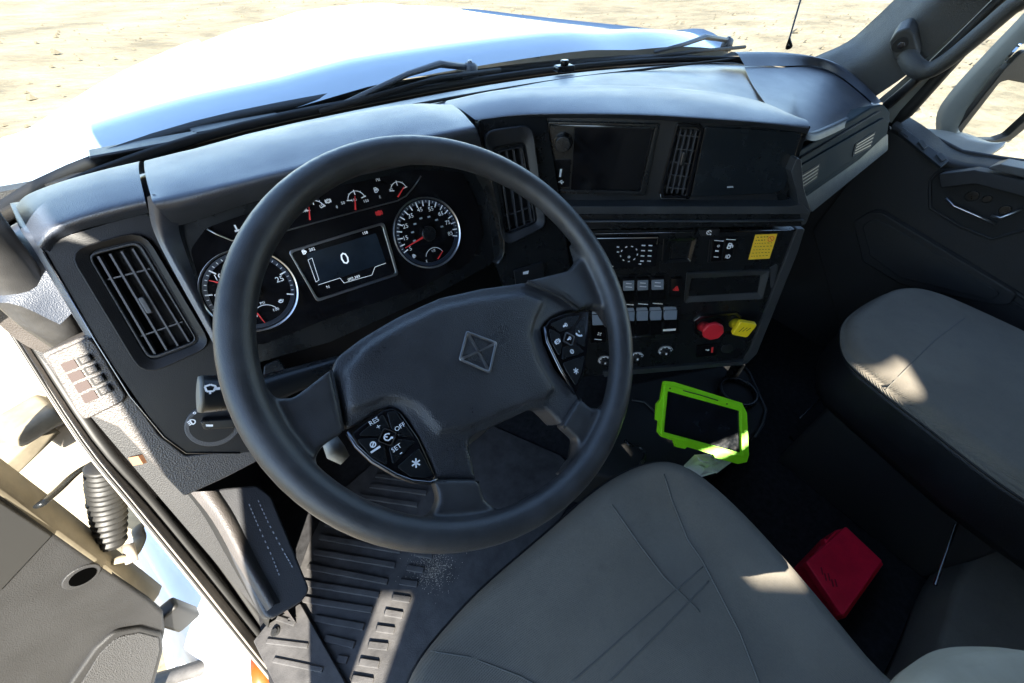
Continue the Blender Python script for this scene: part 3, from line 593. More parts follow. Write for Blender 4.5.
# inner vent of the driver
holed('inner_vent_panel', CVP, [(478, 120), (545, 112), (560, 200), (575, 300), (520, 330), (495, 262)], [(496, 151), (524, 147), (536, 222), (507, 233)], -.05, -.006, 'satin_black', D, r=.006)
frame('vent_bezel', CVP, [(483, 131), (533, 124), (547, 227), (504, 248)], [(493, 148), (526, 143), (538, 223), (506, 236)], -.006, .010, 'dash_black', D, r=.020, ri=.010, bev=.003, hi=.003)
outline('vent_trim', CVP, [(498, 152), (522, 147), (535, 221), (510, 231)], .0013, .004, 'dash_black', D, r=.004)
vent('air_vent', CVP, [(496, 151), (524, 147), (536, 222), (507, 233)], D, 4, 2, h=-.001)
prism('start_switch', CVP, [(514, 271), (543, 262), (545, 285), (517, 290)], -.006, .001, 'dash_black', D, r=.003, bev=.001)
mk = Marks(CVP, .0016); mk.px([(523, 272), (529, 270.5), (528, 274), (523, 274.5)]); mk.build('switch_print', 'print_white', D)

# ------------------------------------------------------------------ centre stack
cr1 = [Z(m) for m in [(446, 104, .945), (500, 93, .962), (560, 89, .966), (640, 89, .966), (710, 94, .962), (765, 104, .957), (803, 120, .950)]]
ed = [CSP.at(m, .034) for m in [(474, 119), (515, 113.5), (565, 112), (640, 113), (710, 117), (765, 121.5), (809, 126.5)]]
ed2 = [CSP.at(m, .030) for m in [(476, 121.5), (515, 116.5), (565, 115), (640, 116), (710, 120), (765, 124.5), (808, 130)]]
in2 = [CSP.at(m, -.004) for m in [(480, 125), (516, 119), (566, 118), (641, 119.5), (710, 123.5), (765, 128), (806, 134)]]
loft('stack_brow', [[p+V((.05, .09, -.03)) for p in cr1], [p+V((.02, .035, -.004)) for p in cr1], cr1, [(a+b)/2+V((0, 0, .004)) for a, b in zip(cr1, ed)], ed, ed2, in2], 'dash_top', D, nu=5, nv=5)
ends = [CSP.at((809, 126.5), .034), CSP.at((808, 131), .030), CSP.at((803, 145), .004), CSP.at((795, 165), .0)]
prism('stack_side', CSP, [(800, 131), (808, 129), (786, 196), (800, 206), (780, 206), (775, 190)], -.25, -.002, 'satin_black', D)
holed('upper_fascia', CSP, [(541, 114), (811, 126), (800, 150), (786, 197), (800, 206), (540, 206)], [(678.5, 128), (699.5, 130), (685, 195.5), (663.5, 193.5)], -.03, -.003, 'dash_black', D, r=.003)
# head unit
frame('head_unit_bezel', CSP, [(548, 121.5), (660, 124), (645, 196), (544, 193)], [(550, 125), (655, 127.5), (640.5, 191), (547, 189.5)], -.003, .007, 'satin_black', D, r=.003, ri=.002, bev=.0012)
prism('head_unit_screen', CSP, [(575, 128), (653, 129.5), (639, 190), (571, 189.5)], -.003, .004, 'gloss_black', D, r=.001)
prism('head_unit_panel', CSP, [(550, 126), (574, 126.5), (570.5, 190), (547, 189)], -.003, .0035, 'satin_black', D, r=.001)
kc = CSP.uv((563, 143), .01); disc('volume_knob_base', CSP, kc, .0165, .003, .007, 'gloss_black', D, 32, .001); disc('volume_knob', CSP, kc, .0150, .006, .024, 'satin_black', D, 20, .002, top=.0135)
prism('usb_cover', CSP, [(554, 159), (571, 159.5), (569.5, 187), (552, 187)], .002, .0055, 'gloss_black', D, r=.002, bev=.0008)
mk = Marks(CSP, .0062); mk.px([(560, 169), (562, 169), (561, 177), (559, 177)]); icon(mk, (561, 182), .011, 'usb'); mk.build('switch_print', 'print_white', D)
tube('screen_trim', [CSP.at(m, .0075) for m in ((551, 125), (656, 127.5))], .0009, 'silver', D, seg=6)
tube('screen_trim', [CSP.at(m, .006) for m in ((549, 191.5), (641, 193))], .0008, 'silver', D, seg=6)
# tall vent and glove panel
frame('vent_bezel', CSP, [(677, 123.5), (700, 124), (705, 130), (690, 199), (660, 199), (659, 194)], [(679, 127), (697, 128), (700, 131), (685.5, 195.5), (664, 195), (663.5, 192)], -.003, .006, 'gloss_black', D, r=.004, ri=.003, bev=.0012)
vent('air_vent', CSP, [(678.5, 128), (699.5, 130), (685, 195.5), (663.5, 193.5)], D, 4, 5, h=.001, knob=(.5, .42), knobm='dark_chrome')
tube('vent_trim', [CSP.at(m, .0065) for m in ((660.5, 194), (661, 198.5), (686, 198.5))], .0009, 'silver', D, seg=6)
prism('glove_panel', CSP, [(705, 126.5), (803, 132), (785, 189), (772, 194), (691, 197)], -.003, .004, 'glove', D, r=.004, bev=.0015)
mk = Marks(CSP, .0045); mk.px([(727, 186.3), (733, 186), (733.5, 187.6), (727, 188)]); mk.build('small_badge', 'print_grey', D)
# shelf lip
prism('shelf_lip', CSP, [(536, 206.5), (790, 206.5), (803, 204.5), (809, 211), (808, 214.5), (540, 214)], -.03, .030, 'dash_mid', D, r=.002, bev=.003)
prism('shelf_face', CSP, [(540, 214.2), (809, 214.5), (806, 224), (801, 226.5), (574, 229), (545, 229)], -.03, .026, 'satin_black', D, r=.003, bev=.004)
tube('shelf_trim', [CSP.at(m, .029) for m in ((560, 221.5), (660, 221), (740, 221), (803, 220))], .0035, 'dash_mid', D, seg=8, flat=.6)
prism('shelf_cheek', CSP, [(797, 158), (801.5, 160), (804, 188), (811, 211), (807, 222), (802, 226), (799, 206), (796, 190), (791, 172)], -.20, .027, 'dash_mid', D, r=.003, bev=.002)
# lower stack
prism('lower_fascia', LOP, [(545, 230), (799, 229), (750, 361), (742, 365), (605, 375), (560, 380), (540, 300)], -.05, 0, 'satin_black', D, r=.008, bev=.003)
prism('stack_edge_trim', LOP, [(797, 229), (805, 229), (798, 252), (757, 354), (748, 363), (741, 366), (744, 360), (750, 350)], -.22, .006, 'dash_mid', D, r=.003, bev=.002)
prism('stack_foot_trim', LOP, [(603, 372), (744, 361.5), (742, 365), (604, 377)], -.02, .008, 'dash_mid', D, r=.001, bev=.0015)
tube('fascia_trim', [LOP.at(m, .002) for m in ((560, 234.5), (700, 232), (800, 230))], .0012, 'dark_chrome', D, seg=6)
def panelbox(name, px, h, m, r=.002, bev=.001, parent=D): return prism(name, LOP, px, -.004, h, m, parent, r=r, bev=bev)
panelbox('radio', [(572, 238), (659.5, 236.5), (656, 266.5), (574, 270.5)], .007, 'gloss_black'); tube('radio_trim', [LOP.at(m, .0075) for m in ((572, 239), (658, 237.5), (657, 244))], .0012, 'silver', D, seg=6)
mk = Marks(LOP, .0078)
cR_ = LOP.uv((629, 254), .0078)
for k in range(9): mk.bar(None, .0042, .0022, rot=R(40*k+90), uv=(cR_[0]+.017*math.cos(R(40*k)), cR_[1]+.017*math.sin(R(40*k))))
for i_ in range(2):
    for j_ in range(4): mk.bar((643.5+i_*7-j_*.5, 245.5+j_*5.2), .0075, .0026)
for m in ((579, 243), (580, 250), (582, 266), (612, 266.5), (618, 247), (618, 252)): mk.bar(m, .005, .003)
icon(mk, (629, 257), .008, 'dot'); icon(mk, (640, 264), .007, 'arrow'); mk.build('radio_print', 'print_white', D)
frame('socket_bezel', LOP, [(664, 239), (697.5, 238), (691, 262.5), (662, 264)], [(672, 242), (692, 241.5), (688, 259), (670, 260)], -.004, .006, 'satin_black', D, r=.003, ri=.002, bev=.0012, hi=.002)
frame('socket', LOP, [(673, 243), (691, 242.5), (687.5, 258), (671, 259)], [(677.5, 246.5), (687.5, 246), (685, 256), (677, 256.5)], -.004, .001, 'dash_black', D, r=.002, ri=.001, bev=.001, hi=-.008)
panelbox('socket_plug', [(678, 247), (687, 246.5), (685, 256), (677, 256)], -.002, 'matte_black')
panelbox('label_tab', [(699, 230.5), (720, 229), (719, 235.5), (701, 236.5)], .010, 'dash_black'); mk = Marks(LOP, .0105); icon(mk, (709, 232.5), .010, 'cruise'); mk.build('switch_print', 'print_white', D)
panelbox('switch_block', [(710, 239.5), (737.5, 237), (732, 261), (708, 263)], .004, 'satin_black')
for q in ([(713, 240.5), (724, 239.5), (721, 260.5), (711, 261.5)], [(726, 239), (736, 238), (731, 260), (723, 260.5)]): panelbox('rocker_switch', q, .007, 'gloss_black')
mk = Marks(LOP, .0085)
for m, a, b in (((719, 240.8), .018, .0014), ((731, 239.6), .018, .0014), ((717, 251), .007, .003), ((716, 257), .009, .0016)): mk.bar(m, a, b)
icon(mk, (730, 246), .013, 'pump'); icon(mk, (728, 256.5), .010, 'lamp'); icon(mk, (718.5, 246), .008, 'dot'); mk.build('switch_print', 'print_white', D)
# warning sticker
st = prism('warning_sticker', LOP, [(755.5, 234.8), (777.5, 233.8), (769.5, 258.6), (748.5, 259.6)], -.001, .0012, 'sticker_yellow', D)
mk = Marks(LOP, .0016)
for i in range(7):                                   # lines of small print, too fine to read in the photograph
    q = [V((*p, 0)) for p in [(755.5, 234.8), (777.5, 233.8), (769.5, 258.6), (748.5, 259.6)]]; x = .08
    while x < (.55 if i < 2 else .9):
        wd = random.uniform(.06, .15); c = bil(q, x+wd/2, (i+.8)/7.8); mk.bar(tuple(c[:2]), wd*.028, .0016 if i < 2 else .0011); x += wd+.03
mk.build('sticker_print', 'sticker_ink', D)
mk = Marks(LOP, .0018); c = LOP.uv((771, 239), .0018); mk.arc(c, .0052, 0, 360, .0012, 20); mk.line((c[0]-.0035, c[1]+.0035), (c[0]+.0035, c[1]-.0035), .0012); mk.build('sticker_symbol', 'print_red', D)
# three guarded rockers
panelbox('rocker_panel', [(604, 276), (667, 274), (665, 306), (606, 309)], .003, 'satin_black')
mk = Marks(LOP, .0135); mk2 = Marks(LOP, .0045)
for x0, x1 in ((607, 620), (622.5, 635), (637, 649), (651, 664.5)):
    y0 = 279-(x0-607)*.03
    rk = panelbox('rocker_switch', [(x0, y0), (x1, y0-.4), (x1-.3, y0+23), (x0+.3, y0+23.5)], .009, 'gloss_black', r=.002)
    wedge('rocker_cap', LOP, [(x0+.6, y0+2.5), (x1-.6, y0+2), (x1-.8, y0+12), (x0+.8, y0+12.5)], .006, .0095, .013, 'cap_sky_sheen', rk)
    xm = (x0+x1)/2; mk.bar((xm, y0+5), .012, .0022); mk.bar((xm, y0+8.5), .014, .0022); mk2.bar((xm, y0+26), .022, .002); mk2.bar((xm+1, y0+21), .014, .005 if x0 > 621 else .002)
mk.build('switch_print', 'print_white', D); mk2.h = .0095; mk2.build('switch_print', 'print_white', D)
panelbox('hazard_switch', [(671, 278.5), (682.5, 278), (681, 297.5), (670, 298)], .007, 'gloss_black', r=.002)
mk = Marks(LOP, .0075); icon(mk, (676.3, 288.5), .013, 'tri'); mk.build('hazard_symbol', 'print_red', D)
# open pocket
frame('pocket_frame', LOP, [(687, 273.5), (770.5, 270.3), (763, 299.5), (684.5, 303)], [(692, 279.5), (761.5, 276), (758.5, 293.5), (688.5, 297.5)], -.004, .006, 'dash_mid', D, r=.003, ri=.002, bev=.0015, hi=.002)
panelbox('pocket_back', [(691, 278), (763, 275), (760, 295), (687, 299)], -.001, 'matte_black')
panelbox('pocket_seam', [(770, 268), (777, 264), (778, 268), (773, 288), (771, 288)], .002, 'dash_mid', bev=.0005)
# second switch row
panelbox('switch_panel', [(588, 313), (680, 308), (677, 338), (590, 344)], .003, 'satin_black')
for x0, x1 in ((609, 621), (622.5, 635), (636.5, 648.5), (650, 662), (664, 677.5)):
    y0 = 311.5-(x0-609)*.03; rk = panelbox('rocker_switch', [(x0, y0), (x1, y0-.4), (x1-.4, y0+24), (x0, y0+25)], .006, 'gloss_black', r=.003)
    wedge('rocker_cap', LOP, [(x0+.3, y0+.5), (x1-.3, y0+.2), (x1-.5, y0+10), (x0+.3, y0+10.4)], .004, .006, .020, 'cap_sky_sheen', rk, .0015)
rk = panelbox('rocker_switch', [(590.5, 314.5), (606, 313.5), (606, 342), (591, 343)], .006, 'gloss_black', r=.003); wedge('rocker_cap', LOP, [(592, 315), (605.5, 314.5), (605, 325), (592.5, 325.5)], .004, .006, .020, 'cap_sky_sheen', rk, .0015)
mk = Marks(LOP, .0066); icon(mk, (599.5, 334), .011, 'fan'); mk.bar((598, 339.5), .017, .002); mk.px([(663, 329.3), (676, 328.5), (675.5, 330.5), (663, 331.3)]); mk.build('switch_print', 'print_white', D)
tube('fascia_trim', [LOP.at(m, .0035) for m in ((590, 341), (640, 336.5), (680, 333))], .001, 'dark_chrome', D, seg=6)
# climate dials
mk = Marks(LOP, .0065); mk2 = Marks(LOP, .0165)
for m, rr in (((605, 361), .0165), ((637, 357), .0150), ((665.5, 351.5), .0165)):
    c = LOP.uv(m, .006); ring = disc('climate_dial_ring', LOP, c, rr, .0, .005, 'dash_black', D, 32, .001); disc('climate_dial', LOP, c, rr*.62, .004, .016, 'satin_black', D, 24, .002)
    mk.arc(c, rr*1.02, 20, 200, .0009); mk.arc(c, rr*.85, 40, 220, .0016, 14)
    for k in range(5): t = R(200-45*k); mk.bar(None, .0035, .0035, uv=(c[0]+rr*.78*math.cos(t), c[1]+rr*.78*math.sin(t)))
    mk2.bar(None, .004, .006, uv=(c[0], c[1]+.001))
mk.build('dial_print', 'print_white', D); mk2.build('dial_print', 'print_white', D)
# air brake valves
frame('valve_bezel', LOP, [(694, 321), (700, 316.5), (737, 312.5), (742, 316), (740, 330), (733, 334), (700, 338), (694, 333)], [(697, 321.5), (702, 318.8), (735, 315), (739, 318), (737.5, 328.5), (732, 331.5), (702, 335), (697, 331.5)], -.004, .005, 'dark_chrome', D, r=.004, ri=.003, bev=.001)
panelbox('valve_plate', [(696, 320), (738, 315), (738, 330), (697, 335)], .002, 'satin_black')
def knob(name, base, head, rr, n, m, sq=0, flare=.012):
    b = LOP.at(base, .002); d = (LOP.n*.9 + V((-.1, -.15, .0))); u = LOP.uv(head, .045); b2 = LOP.uv(base, .0)
    k = thing_part = disc(name, LOP, u, rr, .038, .048, m, D, n, .003, top=rr*.97) if not sq else prism2(name, LOP, rnd([(u[0]+x, u[1]+y) for x, y in ((-rr, -rr*.75), (rr*.6, -rr*.95), (rr, rr*.75), (-rr*.7, rr*.95))], .006), .036, .049, m, D, .003)
    stem = mesh('stem', *tubedata([LOP.to(b2[0], b2[1], 0), LOP.to((b2[0]*.6+u[0]*.4), (b2[1]*.6+u[1]*.4), .018), LOP.to(u[0], u[1], .038), LOP.to(u[0], u[1], .041)], [.013, .012, .012, rr*.8], 14), m, k, True)
    return u
uR = knob('parking_brake_knob', (702.5, 326), (713, 331.5), .0235, 8, 'red_plastic'); uY = knob('trailer_air_knob', (734.5, 323), (744, 329), .0215, 4, 'yellow_plastic', 1)
mk = Marks(LOP, .0493)
for k in range(3): mk.line((uY[0]-.010+.007*k, uY[1]-.006+.002*k), (uY[0]-.004+.007*k, uY[1]+.007), .0016)
mk.build('knob_print', 'sticker_ink', D)
panelbox('small_switch', [(697, 346), (718.5, 344), (716, 355.5), (696, 357.5)], .004, 'gloss_black', r=.003); mk = Marks(LOP, .0046); icon(mk, (707.5, 350), .010, 'arrow'); mk.build('switch_print', 'print_white', D); mk = Marks(LOP, .0046); mk.px([(711.5, 347.5), (713.5, 347), (713, 352.5), (711, 353)]); mk.build('switch_print', 'print_red', D)
disc('round_socket', LOP, LOP.uv((727, 349), .003), .0125, 0, .004, 'dash_black', D, 28, .001)

# ------------------------------------------------------------------ passenger side of the dash
rim = [Z(m) for m in [(735, 52, .940), (775, 52, .938), (812, 56, .930), (838, 64, .915), (862, 82, .882), (882, 102, .846)]]
rim2 = [Z(m) for m in [(745, 66, .918), (780, 66, .915), (815, 66, .908), (838, 75, .893), (858, 90, .868), (874, 104, .846)]]
low = [Z(m) for m in [(752, 84, .905), (785, 92, .895), (800, 100, .885), (825, 108, .872), (848, 108, .86), (866, 109, .846)]]
fro = [Z(m) for m in [(770, 110, .90), (790, 122, .885), (806, 132, .868), (824, 127, .862), (848, 116, .852), (869, 105.5, .846)]]
loft('passenger_tray_rim', [[p+V((.03, .06, -.02)) for p in rim], rim, rim2], 'dash_top', D, nu=5, nv=4)
loft('passenger_tray', [[p+V((0, 0, -.003)) for p in rim2], low, fro], 'dash_top', D, nu=5, nv=5)
f2 = [p+V((-.006, -.012, -.012)) for p in fro]; 
loft('tray_front_trim', [fro, [p+V((-.002, -.012, .001)) for p in fro], [p+V((-.003, -.020, -.012)) for p in fro]], 'dash_mid', D, nu=4, nv=3)
prism('passenger_fascia', PDP, [(790, 152), (800, 150), (872, 107), (884, 104), (891, 112), (888, 134), (860, 160), (806, 198), (790, 206), (780, 190)], -.12, 0, 'fascia_teal', D, r=.006, bev=.006)
prism('passenger_fascia_band', PDP, [(800, 166), (884, 117.5), (888, 121), (887, 133), (862, 154), (806, 193), (799, 190)], -.02, .006, 'fascia_teal', D, r=.004, bev=.003)
outline('fascia_groove', PDP, [(800, 158), (840, 135), (880, 111)], .0022, .003, 'matte_black', D, closed=False)
for q in ([(855.5, 144), (876, 131), (870.5, 148), (852.5, 156.7)], [(801, 175), (820, 163), (817, 179), (800, 191)]):
    v_ = prism('passenger_vent', PDP, q, -.006, .0075, 'matte_black', D, r=.002)
    Q = [V((*PDP.uv(p, .008), 0)) for p in q]
    for j in range(4):
        A, B = bil(Q, .06, .14+j*.22), bil(Q, .94, .14+j*.22); p = V((0, .0012, 0)); prism2('slat', PDP, [tuple((A-p)[:2]), tuple((B-p)[:2]), tuple((B+p)[:2]), tuple((A+p)[:2])], .006, .009, 'slat', v_)
prism('passenger_under_panel', PDP, [(806, 196), (888, 134), (888, 150), (812, 212)], -.10, -.012, 'dash_black', D, r=.004)
# ------------------------------------------------------------------ steering wheel
tau, wy = 0.6859, 0.1532
WN = V((math.sin(tau)*math.sin(wy), -math.sin(tau)*math.cos(wy), math.cos(tau))); W1 = V((math.cos(wy), math.sin(wy), 0))
WP = Plane((0, 0, 0.85), n=WN, e1=W1)
SW = thing('steering_wheel', 'black four-spoke steering wheel with diamond emblem on its hub', 'steering wheel', (0, 0, 0.85))
def blob(name, parts, m, parent, vox=.0028, it=6):
    vs, fs = [], []
    for v, f in parts: b = len(vs); vs += v; fs += [[b+i for i in q] for q in f]
    o = mesh(name, vs, fs, m, parent, True)
    r = o.modifiers.new('remesh', 'REMESH'); r.mode = 'VOXEL'; r.voxel_size = vox; r.use_smooth_shade = True
    s = o.modifiers.new('smooth', 'SMOOTH'); s.factor = 0.5; s.iterations = it
    return o
def slab(pl, px, h0, h1, hp=None):
    hp = h1 if hp is None else hp; poly = [pl.uv(p, hp) for p in px]; n = len(poly)
    bm = bmesh.new(); f = bm.faces.new([bm.verts.new(pl.to(u, v, h1)) for u, v in poly]); 
    ret = bmesh.ops.extrude_face_region(bm, geom=[f]); nv = [g for g in ret['geom'] if isinstance(g, bmesh.types.BMVert)]
    bmesh.ops.translate(bm, verts=nv, vec=pl.n*(h0-h1)); bmesh.ops.recalc_face_normals(bm, faces=bm.faces); bmesh.ops.triangulate(bm, faces=bm.faces)
    bm.verts.index_update(); out = ([v.co.copy() for v in bm.verts], [[v.index for v in f.verts] for f in bm.faces]); bm.free(); return out
ringpts = [WP.to(.2132*math.cos(t), .2132*math.sin(t), 0) for t in [2*math.pi*i/72 for i in range(72)]]
rimd = tubedata(ringpts, .0160, 16, True)
sp = [[(225, 378), (264, 384), (274, 398), (293, 398), (331, 369), (338, 400), (344, 432), (322, 446), (314, 459), (322, 478), (300, 492), (255, 440)],
      [(575, 240), (581, 258), (571, 270), (526, 281), (562, 296), (580, 309), (592, 305), (604, 309), (613, 325), (626, 322), (618, 280), (598, 246)],
      [(433, 480), (479, 480), (484, 498), (504, 516), (494, 532), (440, 538), (408, 528), (433, 516), (439, 501)],
      [(580, 398), (591, 408), (604, 409), (612, 400), (624, 405), (612, 442), (590, 478), (562, 476), (578, 456), (578, 440), (563, 426)]]
blob('rim', [rimd]+[slab(WP, q, -.026, -.004, -.006) for q in sp], 'wheel_leather', SW, .0021, 22)
pad = [(330, 372), (336, 357), (362, 337), (400, 315), (440, 297), (480, 288), (526, 281.5), (548, 286), (564, 295), (579, 309), (566, 311), (550, 318), (542, 328), (545, 342), (556, 368), (581, 398), (579, 404), (564, 427), (555, 417), (546, 408), (532, 409), (500, 424), (472, 437), (470, 447), (478, 481), (434, 481), (431, 468), (420, 444), (405, 417), (390, 407), (376, 411), (352, 428), (344, 431), (338, 400)]
mid_ = [(345, 372), (365, 347), (400, 325), (440, 307), (480, 298), (526, 293), (545, 300), (536, 318), (532, 335), (540, 362), (556, 388), (546, 399), (530, 402), (500, 414), (462, 430), (440, 432), (420, 408), (402, 399), (384, 398), (350, 412), (346, 398)]
blob('hub_pad', [slab(WP, pad, -.055, -.0125, -.0125), slab(WP, mid_, -.04, -.006, -.006)], 'pad_plastic', SW, .0021, 45)
for q in ([(331, 370), (337, 398), (343, 431)], [(528, 281), (562, 296), (580, 309)], [(434, 482), (456, 483), (479, 482)], [(581, 399), (575, 414), (564, 428)]):
    tube('spoke_seam', [WP.at(m, -.0065) for m in q], .0016, 'matte_black', SW, seg=6)
# emblem
HB = -.0065; em = [(466.5, 330.4), (497.8, 342), (490.8, 373.8), (459, 359.7)]; ec = (478.5, 351.5)
ein = [tuple(V(p)*.86+V(ec)*.14) for p in em]
eo = prism('emblem', WP, em, HB-.006, HB+.0005, 'satin_black', SW, r=.003, bev=.0008)
frame('emblem_frame', WP, em, ein, HB, HB+.0028, 'emblem_metal', eo, r=.003, ri=.002, bev=.0008)
I = [V((*WP.uv(p, HB+.002), 0)) for p in ein]; cc = sum(I, V())/4
for a, b in ((0, 2), (1, 3)):
    d = (I[b]-I[a]).normalized(); p = V((-d.y, d.x, 0))*.0016
    for e_ in (a, b): prism2('emblem_bar', WP, [tuple((I[e_]-p)[:2]), tuple((cc-p*.6)[:2]), tuple((cc+p*.6)[:2]), tuple((I[e_]+p)[:2])], HB, HB+.0022, 'emblem_metal', eo)
# thumb-switch pods
WQ = Plane(tuple(V((0, 0, .85))-WN*.005), n=WN, e1=W1)
def pod(out, div, sq, lab, ics, edge):
    p = prism('switch_pod', WQ, out, -.030, -.004, 'gloss_black', SW, r=.004, bev=.0015)
    tube('pod_edge', [WQ.at(m, -.0035) for m in edge], .0020, 'dark_chrome', p, seg=8)
    c = WQ.uv(sq, -.002); cx = V((*c, 0))
    ring2('centre_button_ring', WQ, rnd([(c[0]+.0098*math.cos(t), c[1]+.0098*math.sin(t)) for t in (R(80), R(170), R(260), R(350))], .002), rnd([(c[0]+.0086*math.cos(t), c[1]+.0086*math.sin(t)) for t in (R(80), R(170), R(260), R(350))], .002), -.004, -.0015, 'silver', p)
    O = [V((*WQ.uv(m, -.003), 0)) for m in out]
    return p, c
lo = [(351, 434), (368, 421), (384, 410), (393, 408), (401, 413), (419, 439), (436, 477), (428, 481), (410, 480), (396, 474), (372, 460), (358, 445)]
pL, cL = pod(lo, None, (387.6, 437), None, None, [(347, 432), (356, 446), (372, 461), (396, 475), (412, 481), (430, 483), (437, 479)])
for q in ([(357, 436), (383, 414), (390, 428), (378, 436)], [(387, 412), (395, 411), (415, 438), (399, 436), (391, 428)], [(356, 439), (377, 438), (385, 447), (388, 466), (372, 457)], [(389, 448), (398, 439), (416, 441), (393, 465)], [(397, 467), (419, 448), (433, 475), (425, 478), (411, 477)]):
    prism('button', WQ, q, -.004, -.0028, 'satin_black', pL, r=.002, bev=.0006)
mk = Marks(WQ, -.0024); ro = R(22)
ro = 0
mk.text('RES', (374, 421.5), .0064); mk.text('+', (378.5, 427), .008); mk.text('OFF', (400, 427), .0064); mk.text('SET', (396.5, 448), .0064); mk.text('-', (400.5, 452.5), .010); icon(mk, (387.6, 437), .008, 'cruise'); icon(mk, (373, 444.5), .007, 'circ'); mk.bar((375.5, 449.5), .010, .002); icon(mk, (416, 463), .009, 'snow'); mk.build('button_print', 'print_white', pL)
ro_ = [(545, 327), (551, 319), (564, 314), (589, 310.5), (588.5, 342), (585, 372), (577, 392), (574, 390), (561, 368), (549, 345)]
pR, cR = pod(ro_, None, (569, 338.8), None, None, [(544, 327), (547, 342), (560, 369), (575, 394)])
for q in ([(550, 324), (565, 317.5), (581, 314.5), (573, 327), (560, 332)], [(585, 315), (585.5, 348), (577, 343), (575, 328)], [(549, 328), (560, 334), (562, 346), (560, 357), (552, 343)], [(563, 347), (576, 344), (585, 352), (562, 360)], [(563, 363), (585, 355.5), (582, 372), (576, 386), (566, 370)]):
    prism('button', WQ, q, -.004, -.0028, 'satin_black', pR, r=.002, bev=.0006)
mk = Marks(WQ, -.0024)
for m, s, k in (((565, 325.5), .008, 'horn'), ((579, 334), .009, 'phone'), ((557.5, 341.5), .008, 'brake'), ((572, 351.5), .007, 'circ'), ((569, 338.8), .007, 'horn'), ((576, 371), .008, 'snow')): icon(mk, m, s, k)
mk.build('button_print', 'print_white', pR)
# column and stalk
SC_ = thing('steering_column', 'dark grey steering column shroud with wiper stalk under the wheel', 'steering column', (0, .12, .6))
ax = -WN
def colring(d, w_, h_, off=-.03): return [WP.to(w_*math.cos(t)*(abs(math.cos(t))**-.35 if abs(math.cos(t)) > 1e-3 else 1), h_*math.sin(t)*(abs(math.sin(t))**-.35 if abs(math.sin(t)) > 1e-3 else 1)+off, -d) for t in [2*math.pi*i/28 for i in range(28)]]
rings = [colring(.045, .035, .035, 0), colring(.065, .055, .050, -.02), colring(.12, .075, .070, -.050), colring(.22, .080, .085, -.07), colring(.34, .075, .09, -.09), colring(.40, .05, .08, -.1)]
vs = [p for r_ in rings for p in r_]; fs = [[j*28+i, j*28+(i+1) % 28, (j+1)*28+(i+1) % 28, (j+1)*28+i] for j in range(5) for i in range(28)]+[list(range(27, -1, -1)), list(range(140, 168))]
mesh('shroud', vs, fs, 'shroud', SC_, True)
s0, s1, s2 = aty((201, 394), .115), aty((262, 391), .115), V((-.05, .13, .74))
stk = tube('stalk', [s0, s0*.97+s1*.03, s0*.9+s1*.1, s1, s1*.4+s2*.6, s2], [.0215, .022, .022, .020, .011, .010], 'satin_black', SC_, seg=20, flat=.9)
tube('stalk_cap_lit', [s0-(s1-s0)*.055, s0-(s1-s0)*.045, s0+(s1-s0)*.02], [.015, .021, .0222], 'stalk_cap_lit', stk, seg=20, flat=.9)
mkp = Plane(tuple(s0*.6+s1*.4+(CAM-s0).normalized()*.0215), n=(CAM-(s0+s1)/2), e1=(s1-s0)); mk = Marks(mkp, 0); icon(mk, (210, 389), .012, 'wash'); mk.bar((217, 388.5), .005, .003); mk.build('stalk_print', 'print_white', stk)
p_ = Plane(tuple(aty((280, 376), .20)), 0, 35)
bx_ = prism('switch_plate', p_, [(264, 366), (278, 360), (297, 385), (270, 396), (262, 388)], -.02, 0, 'satin_black', SC_, r=.003, bev=.0015)
mk = Marks(p_, .0006); [icon(mk, m, .010, k) for m, k in (((275, 375), 'tri'), ((269, 382), 'dot'), ((277, 381), 'lamp'), ((279, 387), 'lamp'))]; mk.build('switch_print', 'print_white', SC_)
tube('tilt_lever', [WP.at((330, 440), -.05), WP.at((336, 452), -.045), WP.at((345, 460), -.045)], [.008, .010, .006], 'lever_grey', SC_, seg=10)

# ------------------------------------------------------------------ seats
def cushion(name, out, ztop, depth, m, parent, roundr=.035, steps=5, crown=.012, rings_=7):
    """upholstered pad from a plan outline; ztop(x,y) is the height of its top"""
    P = [V((x, y, 0)) for x, y in out]; P = [V(p) for p in cr_spline(P+[P[0]], 6)[:-1]]; n = len(P); c = sum(P, V())/n
    vs, fs = [], []
    def ring(inset, dz):
        for i, p in enumerate(P):
            nn = (c-p).normalized()
            d0 = min(.06, .45*(c-p).length); q = p+nn*min(inset, d0) if inset < .06 else None
            if q is None:
                base = p+nn*d0; q = base+(c-base)*((inset-.06)/1.0)
            vs.append(V((q.x, q.y, ztop(q.x, q.y)+dz)))
    ring(.012, -depth); ring(0, -depth*.8); ring(-.004, -depth*.5); ring(0, -roundr)
    for k in range(1, steps+1): a = k/steps*math.pi/2; ring(roundr*(1-math.cos(a)), -roundr*(1-math.sin(a)))
    for k in range(1, rings_+1): s = k/rings_; ring(.06+s*.985, crown*math.sin(s*math.pi/2))
    nr = len(vs)//n
    for j in range(nr-1):
        for i in range(n): fs.append([j*n+i, j*n+(i+1) % n, (j+1)*n+(i+1) % n, (j+1)*n+i])
    fs += [list(range(n-1, -1, -1)), list(range((nr-1)*n, nr*n))]
    return mesh(name, vs, fs, m, parent, True), P
DS = thing('driver_seat', 'grey fabric driver seat below the steering wheel', 'seat', (.04, -.4, 0), 'cab seats')
zt = lambda x, y: .492+.10*(y+.15)*(1 if y < -.15 else 0)-.9*max(0, y+.20)**2+.018*math.exp(-((x-.30)/.05)**2)+.018*math.exp(-((x+.22)/.05)**2)
